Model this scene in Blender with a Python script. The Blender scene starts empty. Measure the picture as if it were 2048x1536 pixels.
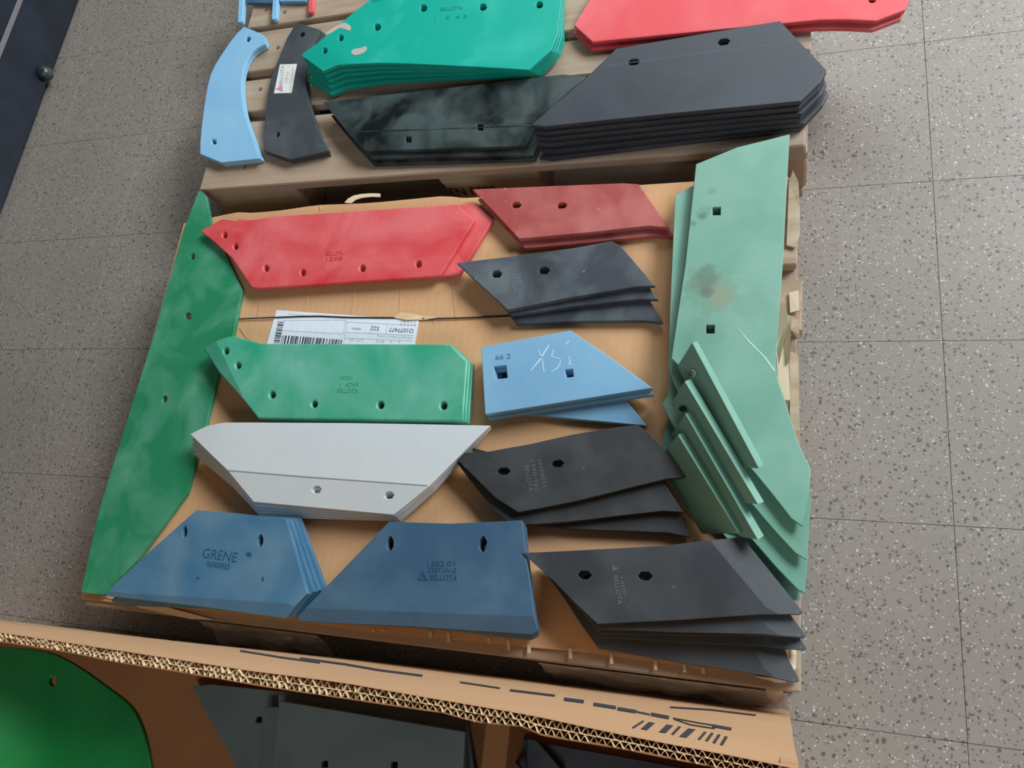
import bpy, bmesh, math, random
from mathutils import Vector, Matrix, noise
from mathutils.geometry import delaunay_2d_cdt
random.seed(7)
S = bpy.context.scene
COL = S.collection

# ---------------------------------------------------------------- camera, world, light, exposure
cam = bpy.data.cameras.new('camera'); cam_o = bpy.data.objects.new('camera', cam); COL.objects.link(cam_o)
cam.sensor_fit = 'HORIZONTAL'; cam.sensor_width = 36.0; cam.lens = 28.125; cam.clip_start = 0.02
_m = Matrix([[0.947116, -0.006716, 0.320822], [0.114752, 0.940758, -0.31907], [-0.299673, 0.339011, 0.891778]]).to_4x4(); _m.translation = Vector([0.0, 0.0, 1.32649])
cam_o.matrix_world = _m
S.camera = cam_o

w = bpy.data.worlds.new('hall_daylight'); S.world = w; w.use_nodes = True
bg = w.node_tree.nodes['Background']; bg.inputs[0].default_value = (1.0, 0.965, 0.91, 1); bg.inputs[1].default_value = 0.6

def area(name, loc, target, sx, sy, power, col):
    l = bpy.data.lights.new(name, 'AREA'); l.shape = 'RECTANGLE'; l.size = sx; l.size_y = sy; l.energy = power; l.color = col
    o = bpy.data.objects.new(name, l); COL.objects.link(o); o.location = loc
    o.rotation_euler = (Vector(target) - Vector(loc)).to_track_quat('-Z', 'Y').to_euler()
    return o
area('window_daylight', (2.86, 2.75, 3.05), (-0.45, 0.45, 0.1), 2.2, 1.6, 300, (0.90, 0.96, 1.0))
area('far_window_daylight', (0.3, 4.38, 2.7), (-0.5, 0.5, 0), 2.4, 1.4, 80, (0.90, 0.96, 1.0))
area('front_fill_light', (0.6, -2.62, 3.0), (-0.5, 0.6, 0.0), 1.8, 1.2, 48, (0.93, 0.97, 1.0))  # added fill from the south to lift the front-facing sides

S.view_settings.view_transform = 'Standard'; S.view_settings.look = 'None'
S.view_settings.gamma = 1.0; S.view_settings.use_curve_mapping = False
S.view_settings.exposure = 0.08

# ---------------------------------------------------------------- materials
def lin(c):
    return tuple(((v / 255) / 12.92 if v / 255 <= 0.04045 else ((v / 255 + 0.055) / 1.055) ** 2.4) for v in c) + (1,)
MAT = {}
def nodes(name):
    m = bpy.data.materials.new(name); m.use_nodes = True
    nt = m.node_tree; b = nt.nodes['Principled BSDF']; MAT[name] = m
    return m, nt, b
def N(nt, t, **kw):
    n = nt.nodes.new(t)
    for k, v in kw.items():
        if k in n.inputs: n.inputs[k].default_value = v
        else: setattr(n, k, v)
    return n
def ramp(nt, src, a, b):
    r = N(nt, 'ShaderNodeMapRange'); r.inputs['From Min'].default_value = a; r.inputs['From Max'].default_value = b
    nt.links.new(src, r.inputs['Value']); return r.outputs['Result']
def mixc(nt, f, a, b):
    x = N(nt, 'ShaderNodeMix', data_type='RGBA')
    if isinstance(f, (int, float)): x.inputs[0].default_value = f
    else: nt.links.new(f, x.inputs[0])
    for i, v in ((6, a), (7, b)):
        if isinstance(v, tuple): x.inputs[i].default_value = v
        else: nt.links.new(v, x.inputs[i])
    return x.outputs[2]
def paint(name, base, dust, amt=(0.45, 0.75), scale=9.0, rough=0.42, fine=0.25, speck=None, bump=0.08, spec=0.5, coat=0.0, metal=0.0):
    """sprayed steel: base coat, hand-rubbed dusty blotches, fine grain"""
    m, nt, b = nodes(name)
    tc = N(nt, 'ShaderNodeTexCoord'); oi = N(nt, 'ShaderNodeObjectInfo')
    n1 = N(nt, 'ShaderNodeTexNoise', noise_dimensions='4D', Scale=scale, Detail=4.0, Roughness=0.55, Distortion=0.6)
    nt.links.new(tc.outputs['Object'], n1.inputs['Vector'])
    mu = N(nt, 'ShaderNodeMath', operation='MULTIPLY'); mu.inputs[1].default_value = 9.0
    nt.links.new(oi.outputs['Random'], mu.inputs[0]); nt.links.new(mu.outputs[0], n1.inputs['W'])
    f1 = ramp(nt, n1.outputs['Fac'], *amt)
    n2 = N(nt, 'ShaderNodeTexNoise', Scale=260.0, Detail=3.0, Roughness=0.7)
    nt.links.new(tc.outputs['Object'], n2.inputs['Vector'])
    c = mixc(nt, f1, lin(base), lin(dust))
    dk = tuple(v * 0.72 for v in lin(base)[:3]) + (1,)
    f2 = ramp(nt, n2.outputs['Fac'], 0.50, 0.80)
    k = N(nt, 'ShaderNodeMath', operation='MULTIPLY'); k.inputs[1].default_value = fine
    nt.links.new(f2, k.inputs[0])
    c = mixc(nt, k.outputs[0], c, dk)
    if speck:
        v = N(nt, 'ShaderNodeTexNoise', Scale=70.0, Detail=2.0); nt.links.new(tc.outputs['Object'], v.inputs['Vector'])
        c = mixc(nt, ramp(nt, v.outputs['Fac'], 0.70, 0.76), c, lin(speck))
    nt.links.new(c, b.inputs['Base Color'])
    r = N(nt, 'ShaderNodeMapRange'); r.inputs['To Min'].default_value = rough; r.inputs['To Max'].default_value = min(1, rough + 0.22)
    nt.links.new(f1, r.inputs['Value']); nt.links.new(r.outputs[0], b.inputs['Roughness'])
    b.inputs['Specular IOR Level'].default_value = spec; b.inputs['Coat Weight'].default_value = coat; b.inputs['Metallic'].default_value = metal
    b.inputs['Coat Roughness'].default_value = 0.18
    bp = N(nt, 'ShaderNodeBump', Strength=bump, Distance=0.002); nt.links.new(n2.outputs['Fac'], bp.inputs['Height'])
    nt.links.new(bp.outputs[0], b.inputs['Normal'])
    return m
def flat(name, col, rough=0.7, spec=0.3):
    m, nt, b = nodes(name); tc = N(nt, 'ShaderNodeTexCoord')
    n = N(nt, 'ShaderNodeTexNoise', Scale=120.0, Detail=2.0); nt.links.new(tc.outputs['Object'], n.inputs['Vector'])
    d = tuple(v * 0.85 for v in lin(col)[:3]) + (1,)
    nt.links.new(mixc(nt, n.outputs['Fac'], lin(col), d), b.inputs['Base Color'])
    b.inputs['Roughness'].default_value = rough; b.inputs['Specular IOR Level'].default_value = spec
    return m

paint('green_long', (36, 128, 88), (86, 156, 128), (0.46, 0.72), 9, 0.42, coat=0.1)
paint('red', (202, 50, 56), (216, 104, 106), (0.30, 0.60), 8, 0.42, coat=0.1)
paint('darkred', (158, 68, 64), (182, 108, 104), (0.42, 0.68), 11, 0.65, speck=(204, 150, 148))
paint('blackscuff', (58, 64, 72), (96, 106, 112), (0.42, 0.70), 10, 0.5, speck=(128, 134, 140))
paint('green_mid', (48, 156, 122), (106, 176, 154), (0.38, 0.66), 8, 0.36, coat=0.25)
paint('white', (224, 232, 234), (212, 221, 226), (0.4, 0.7), 6, 0.36, fine=0.05, metal=0.2)
paint('blue_light', (112, 162, 196), (128, 174, 202), (0.4, 0.7), 6, 0.55, fine=0.2)
paint('black', (50, 54, 56), (64, 68, 70), (0.45, 0.7), 12, 0.55, speck=(94, 94, 92))
paint('blue_mid', (60, 110, 144), (90, 128, 152), (0.36, 0.66), 9, 0.42)
paint('blue_dark', (58, 92, 120), (78, 110, 132), (0.40, 0.70), 8, 0.45)
paint('charcoal', (52, 57, 62), (68, 75, 80), (0.40, 0.70), 8, 0.48, speck=(98, 98, 100))
paint('green_pale', (104, 154, 134), (126, 168, 152), (0.40, 0.68), 7, 0.55)
paint('green_pale_stained', (104, 154, 134), (126, 168, 152), (0.40, 0.68), 7, 0.55)
paint('green_pale_light', (168, 208, 192), (150, 196, 178), (0.4, 0.7), 30, 0.55)
paint('emerald', (8, 168, 148), (46, 184, 166), (0.52, 0.80), 9, 0.45, coat=0.12)
paint('red_top', (218, 74, 80), (226, 112, 114), (0.40, 0.70), 7, 0.55)
paint('black_big', (52, 57, 64), (68, 74, 82), (0.40, 0.72), 6, 0.46)
paint('blackgloss', (20, 26, 28), (66, 80, 80), (0.40, 0.62), 10, 0.28, fine=0.15, coat=0.15)
paint('blue_sky', (128, 182, 218), (144, 190, 218), (0.4, 0.7), 6, 0.55, fine=0.12)
paint('black_shin', (58, 64, 70), (76, 82, 86), (0.42, 0.7), 12, 0.6, speck=(118, 118, 116))
paint('black_box', (92, 106, 104), (106, 120, 116), (0.4, 0.7), 8, 0.65)
paint('green_box', (10, 112, 48), (24, 128, 62), (0.4, 0.7), 6, 0.4, coat=0.2)
for k, c in dict(red=(190, 56, 62), blackscuff=(112, 122, 130), green_mid=(62, 146, 116), blue_light=(70, 120, 160), black=(104, 108, 112), blue_mid=(46, 84, 112),
                 blue_dark=(40, 76, 108), charcoal=(106, 112, 120), emerald=(16, 140, 120), black_big=(84, 90, 98)).items():
    paint(k + '_stamp', c, c, rough=0.4, fine=0.1)  # lighter or darker tint stands in for shading on the stamped relief
flat('chalk', (190, 222, 240), 0.9); flat('scuff', (50, 84, 108), 0.7); flat('stain', (100, 132, 112), 0.8); flat('spot', (116, 162, 141), 0.7); flat('rust', (124, 144, 118), 0.8); flat('crease_line', (222, 182, 138), 0.9)  # the flat stain colour paints the dark inside of a bolt hole
flat('chip', (186, 182, 172), 0.8); flat('paper', (226, 226, 222), 0.75); flat('pink', (214, 140, 160), 0.7); flat('ink', (120, 116, 120), 0.8)
flat('ink_grey', (172, 170, 166), 0.8); flat('ink_black', (34, 40, 48), 0.8); flat('ink_faint', (176, 184, 200), 0.8); flat('label_paper', (226, 232, 240), 0.6)
flat('strap', (26, 26, 30), 0.5); flat('print', (62, 62, 70), 0.85); flat('painted_hole_shade', (30, 48, 40), 0.9); flat('nail', (112, 100, 86), 0.5); flat('score', (86, 98, 106), 0.6); flat('stencil', (40, 32, 28), 0.8)
flat('bend_shade_grey', (150, 154, 162), 0.6)  # grey that paints the shade line along the white shares' bend

def cardboard(name, c1, c2, flute=0.12):
    m, nt, b = nodes(name); g = N(nt, 'ShaderNodeNewGeometry')
    n = N(nt, 'ShaderNodeTexNoise', Scale=5.0, Detail=5.0, Roughness=0.6); nt.links.new(g.outputs['Position'], n.inputs['Vector'])
    mp = N(nt, 'ShaderNodeMapping'); mp.inputs['Scale'].default_value = (60, 700, 60); nt.links.new(g.outputs['Position'], mp.inputs['Vector'])
    n2 = N(nt, 'ShaderNodeTexNoise', Scale=1.0, Detail=3.0); nt.links.new(mp.outputs[0], n2.inputs['Vector'])
    c = mixc(nt, ramp(nt, n.outputs['Fac'], 0.3, 0.7), lin(c1), lin(c2))
    d = tuple(v * 0.8 for v in lin(c1)[:3]) + (1,)
    k = N(nt, 'ShaderNodeMath', operation='MULTIPLY'); k.inputs[1].default_value = 0.35; nt.links.new(n2.outputs['Fac'], k.inputs[0])
    c = mixc(nt, k.outputs[0], c, d)
    nt.links.new(c, b.inputs['Base Color']); b.inputs['Roughness'].default_value = 0.85; b.inputs['Specular IOR Level'].default_value = 0.2
    wv = N(nt, 'ShaderNodeTexWave', wave_type='BANDS', bands_direction='X', Scale=22.0, Distortion=0.4, Detail=1.0)
    nt.links.new(g.outputs['Position'], wv.inputs['Vector'])
    bp = N(nt, 'ShaderNodeBump', Strength=flute, Distance=0.001); nt.links.new(wv.outputs['Fac'], bp.inputs['Height'])
    nt.links.new(bp.outputs[0], b.inputs['Normal']); return m
cardboard('cardboard', (208, 164, 122), (197, 152, 110))
cardboard('cardboard_carton', (202, 160, 122), (192, 150, 112), 0.05)
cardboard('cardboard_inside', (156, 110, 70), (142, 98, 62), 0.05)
cardboard('cardboard_pale', (222, 204, 176), (210, 190, 160), 0.05)
cardboard('cardboard_edge', (228, 200, 160), (210, 180, 138), 0.0)

def wood(name, c1, c2, c3):
    m, nt, b = nodes(name); tc = N(nt, 'ShaderNodeTexCoord'); oi = N(nt, 'ShaderNodeObjectInfo')
    mp = N(nt, 'ShaderNodeMapping'); mp.inputs['Scale'].default_value = (2.2, 38, 38)
    nt.links.new(tc.outputs['Object'], mp.inputs['Vector'])
    mu = N(nt, 'ShaderNodeMath', operation='MULTIPLY'); mu.inputs[1].default_value = 40.0; nt.links.new(oi.outputs['Random'], mu.inputs[0])
    n = N(nt, 'ShaderNodeTexNoise', noise_dimensions='4D', Scale=1.0, Detail=6.0, Roughness=0.6, Distortion=0.7)
    nt.links.new(mp.outputs[0], n.inputs['Vector']); nt.links.new(mu.outputs[0], n.inputs['W'])
    n2 = N(nt, 'ShaderNodeTexNoise', noise_dimensions='4D', Scale=5.0, Detail=3.0)
    nt.links.new(tc.outputs['Object'], n2.inputs['Vector']); nt.links.new(mu.outputs[0], n2.inputs['W'])
    c = mixc(nt, ramp(nt, n.outputs['Fac'], 0.35, 0.68), lin(c1), lin(c2))
    c = mixc(nt, ramp(nt, n2.outputs['Fac'], 0.48, 0.75), c, lin(c3))
    nt.links.new(c, b.inputs['Base Color']); b.inputs['Roughness'].default_value = 0.8; b.inputs['Specular IOR Level'].default_value = 0.25
    bp = N(nt, 'ShaderNodeBump', Strength=0.25, Distance=0.002); nt.links.new(n.outputs['Fac'], bp.inputs['Height'])
    nt.links.new(bp.outputs[0], b.inputs['Normal'])
wood('wood', (174, 154, 133), (146, 124, 100), (164, 151, 136))
wood('wood_block', (182, 150, 120), (150, 120, 94), (168, 142, 116))
wood('wood_raw', (194, 176, 152), (160, 138, 112), (182, 166, 144))

def terrazzo():
    m, nt, b = nodes('terrazzo'); g = N(nt, 'ShaderNodeNewGeometry')
    wn = N(nt, 'ShaderNodeTexNoise', Scale=60.0, Detail=2.0); nt.links.new(g.outputs['Position'], wn.inputs['Vector'])
    add = N(nt, 'ShaderNodeVectorMath', operation='MULTIPLY_ADD'); add.inputs[1].default_value = (0.011, 0.011, 0)
    nt.links.new(wn.outputs['Color'], add.inputs[0]); nt.links.new(g.outputs['Position'], add.inputs[2])
    big = N(nt, 'ShaderNodeTexNoise', Scale=3.0, Detail=4.0); nt.links.new(g.outputs['Position'], big.inputs['Vector'])
    med = N(nt, 'ShaderNodeTexNoise', Scale=140.0, Detail=3.0); nt.links.new(g.outputs['Position'], med.inputs['Vector'])
    c = mixc(nt, ramp(nt, big.outputs['Fac'], 0.35, 0.65), lin((132, 124, 115)), lin((141, 133, 124)))
    k = N(nt, 'ShaderNodeMath', operation='MULTIPLY'); k.inputs[1].default_value = 0.5; nt.links.new(ramp(nt, med.outputs['Fac'], 0.45, 0.7), k.inputs[0])
    c = mixc(nt, k.outputs[0], c, lin((128, 120, 112)))
    for sc, thr, rad, col, s in ((140.0, 0.74, 0.29, (92, 86, 80), 1), (220.0, 0.74, 0.31, (100, 94, 88), 2), (270.0, 0.86, 0.32, (176, 171, 165), 3), (190.0, 0.95, 0.24, (190, 186, 180), 4), (85.0, 0.95, 0.25, (98, 91, 85), 5)):
        mp = N(nt, 'ShaderNodeMapping'); mp.inputs['Location'].default_value = (s * 3.7, s * 1.9, 0); mp.inputs['Scale'].default_value = (1, 1, 0.001)
        nt.links.new(add.outputs[0], mp.inputs['Vector'])
        v = N(nt, 'ShaderNodeTexVoronoi', Scale=sc); nt.links.new(mp.outputs[0], v.inputs['Vector'])
        sep = N(nt, 'ShaderNodeSeparateColor'); nt.links.new(v.outputs['Color'], sep.inputs[0])
        a = N(nt, 'ShaderNodeMath', operation='GREATER_THAN'); a.inputs[1].default_value = thr; nt.links.new(sep.outputs[0], a.inputs[0])
        d = ramp(nt, v.outputs['Distance'], rad + 0.08, rad)
        q = N(nt, 'ShaderNodeMath', operation='MULTIPLY'); nt.links.new(a.outputs[0], q.inputs[0]); nt.links.new(d, q.inputs[1])
        c = mixc(nt, q.outputs[0], c, lin(col))
    nt.links.new(c, b.inputs['Base Color']); b.inputs['Roughness'].default_value = 0.42; b.inputs['Specular IOR Level'].default_value = 0.45
terrazzo()
flat('grout', (128, 120, 112), 0.9)
def navy():
    m, nt, b = nodes('navy_black'); tc = N(nt, 'ShaderNodeTexCoord')
    n = N(nt, 'ShaderNodeTexNoise', Scale=6.0, Detail=6.0, Roughness=0.65); nt.links.new(tc.outputs['Object'], n.inputs['Vector'])
    nt.links.new(mixc(nt, ramp(nt, n.outputs['Fac'], 0.45, 0.75), lin((14, 22, 34)), lin((28, 40, 58))), b.inputs['Base Color'])
    b.inputs['Roughness'].default_value = 0.35
navy()
def tape():
    m, nt, b = nodes('clear_tape'); b.inputs['Base Color'].default_value = lin((236, 232, 224)); b.inputs['Roughness'].default_value = 0.12
    b.inputs['Transmission Weight'].default_value = 0.6; b.inputs['IOR'].default_value = 1.2; b.inputs['Alpha'].default_value = 0.38
tape()

# ---------------------------------------------------------------- helpers
def link(name, me, mat=None, parent=None, loc=None, rot=None):
    o = bpy.data.objects.new(name, me); COL.objects.link(o)
    if mat and me and not me.materials: me.materials.append(MAT[mat])
    if parent: o.parent = parent
    if loc: o.location = loc
    if rot: o.rotation_euler = rot
    return o
def tag(o, label=None, cat=None, group=None, kind=None):
    if label: o['label'] = label
    if cat: o['category'] = cat
    if group: o['group'] = group
    if kind: o['kind'] = kind
    return o
def pydata(name, v, f):
    me = bpy.data.meshes.new(name); me.from_pydata([tuple(p) for p in v], [], f); me.update(); return me
def box_mesh(name, sx, sy, sz, bev=0.002, jit=0.0):
    bm = bmesh.new(); bmesh.ops.create_cube(bm, size=1)
    for v in bm.verts:
        v.co = Vector((v.co.x * sx, v.co.y * sy, v.co.z * sz)) + Vector((random.uniform(-jit, jit), random.uniform(-jit, jit), 0))
    if bev: bmesh.ops.bevel(bm, geom=list(bm.edges), offset=bev, segments=1, affect='EDGES')
    me = bpy.data.meshes.new(name); bm.to_mesh(me); bm.free(); return me
def soft(me, deg=30):
    for p in me.polygons: p.use_smooth = True
    me.set_sharp_from_angle(angle=math.radians(deg))
def slab(name, polys, z_of, th, z0=0.0002):
    """thin raised flat shapes lying on a surface z_of(x, y)"""
    v, f = [], []
    for poly in polys:
        n = len(poly); b0 = len(v)
        for zz in (z0, z0 + th):
            v += [(x, y, z_of(x, y) + zz) for x, y in poly]
        f.append([b0 + n + i for i in range(n)]); f.append([b0 + i for i in range(n)][::-1])
        for i in range(n): f.append([b0 + i, b0 + (i + 1) % n, b0 + n + (i + 1) % n, b0 + n + i])
    me = pydata(name, v, f)
    bm = bmesh.new(); bm.from_mesh(me); bmesh.ops.recalc_face_normals(bm, faces=bm.faces); bm.to_mesh(me); bm.free()
    return me
def text_mesh(name, txt, x, y, ang, length, h, z_of, th=0.0004, z0=0.0):
    cu = bpy.data.curves.new(name, 'FONT'); cu.body = txt; cu.resolution_u = 3
    t = bpy.data.objects.new(name, cu); COL.objects.link(t)
    me = bpy.data.meshes.new_from_object(t.evaluated_get(bpy.context.evaluated_depsgraph_get()))
    bpy.data.objects.remove(t); bpy.data.curves.remove(cu)
    xs = [q.co.x for q in me.vertices]; ys = [q.co.y for q in me.vertices]
    x0, y0 = min(xs), min(ys); kx, ky = length / max(1e-6, max(xs) - x0), h / max(1e-6, max(ys) - y0)
    bm = bmesh.new(); bm.from_mesh(me); bpy.data.meshes.remove(me)
    r = bmesh.ops.extrude_face_region(bm, geom=list(bm.faces)); up = {g for g in r['geom'] if isinstance(g, bmesh.types.BMVert)}
    c, s = math.cos(ang), math.sin(ang)
    for q in bm.verts:
        u, w_ = (q.co.x - x0) * kx, (q.co.y - y0) * ky
        X, Y = x + u * c - w_ * s, y + u * s + w_ * c
        q.co = Vector((X, Y, z_of(X, Y) + z0 + (th if q in up else 0.0)))
    bmesh.ops.recalc_face_normals(bm, faces=bm.faces)
    me = bpy.data.meshes.new(name); bm.to_mesh(me); bm.free(); me.materials.clear(); return me
def plate_mesh(name, outline, holes, t, z_of, bent, creases, step=0.022):
    """steel plate: outline with holes, triangulated, bent by z_of, given thickness"""
    pts, edges = [], []
    def loop(ring):
        b0 = len(pts); pts.extend(Vector(p) for p in ring)
        edges.extend((b0 + i, b0 + (i + 1) % len(ring)) for i in range(len(ring)))
    ring = []
    for i, p in enumerate(outline):
        q = outline[(i + 1) % len(outline)]; n = max(1, int(math.hypot(q[0] - p[0], q[1] - p[1]) / step)) if bent else 1
        ring += [(p[0] + (q[0] - p[0]) * k / n, p[1] + (q[1] - p[1]) * k / n) for k in range(n)]
    loop(ring)
    for h in holes: loop(h)
    def inside(x, y, poly):
        r = False
        for i in range(len(poly)):
            (x1, y1), (x2, y2) = poly[i], poly[i - 1]
            if (y1 > y) != (y2 > y) and x < (x2 - x1) * (y - y1) / (y2 - y1) + x1: r = not r
        return r
    def clear(x, y, d):
        return all((x - p.x) ** 2 + (y - p.y) ** 2 > d * d for p in pts[:nb])
    nb = len(pts)
    if bent:
        cand = []
        for a, b in creases:
            L = math.hypot(b[0] - a[0], b[1] - a[1]); n = int(L / 0.012)
            cand += [(a[0] + (b[0] - a[0]) * k / n, a[1] + (b[1] - a[1]) * k / n) for k in range(-3, n + 4)]
        xs = [p[0] for p in outline]; ys = [p[1] for p in outline]
        x = min(xs)
        while x < max(xs):
            y = min(ys)
            while y < max(ys):
                if all(abs((x - a[0]) * (b[1] - a[1]) - (y - a[1]) * (b[0] - a[0])) / max(1e-6, math.hypot(b[0] - a[0], b[1] - a[1])) > step * 0.5 for a, b in creases): cand.append((x, y))
                y += step
            x += step
        for x, y in cand:
            if inside(x, y, ring) and not any(inside(x, y, h) for h in holes) and clear(x, y, step * 0.28): pts.append(Vector((x, y)))
    V, E, F, _, _, _ = delaunay_2d_cdt(pts, edges, [], 1, 1e-6)
    F = [tuple(f) for f in F]
    def in_hole(f):
        cx_, cy_ = sum(V[i].x for i in f) / len(f), sum(V[i].y for i in f) / len(f)
        return any(inside(cx_, cy_, h) for h in holes) or not inside(cx_, cy_, ring)
    F = [f for f in F if not in_hole(f)]
    # make all up-facing
    G = []
    for f in F:
        ar = sum(V[f[i]].x * V[f[(i + 1) % len(f)]].y - V[f[(i + 1) % len(f)]].x * V[f[i]].y for i in range(len(f)))
        G.append(f if ar > 0 else f[::-1])
    n = len(V)
    v = [(p.x, p.y, z_of(p.x, p.y)) for p in V] + [(p.x, p.y, z_of(p.x, p.y) - t) for p in V]
    cnt = {}
    for f in G:
        for i in range(len(f)): cnt[(f[i], f[(i + 1) % len(f)])] = 1
    faces = list(G) + [tuple(i + n for i in f[::-1]) for f in G]
    for (a, b) in cnt:
        if (b, a) not in cnt: faces.append((b, a, a + n, b + n))
    me = pydata(name, v, faces)
    bm = bmesh.new(); bm.from_mesh(me)
    bmesh.ops.delete(bm, geom=[q for q in bm.verts if not q.link_faces], context='VERTS')
    bm.to_mesh(me); bm.free(); return me
def bevel(o, wdt, seg=2):
    m = o.modifiers.new('edge_round', 'BEVEL'); m.width = wdt; m.segments = seg; m.limit_method = 'ANGLE'; m.angle_limit = math.radians(50); m.use_clamp_overlap = True
    m.harden_normals = False

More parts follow.
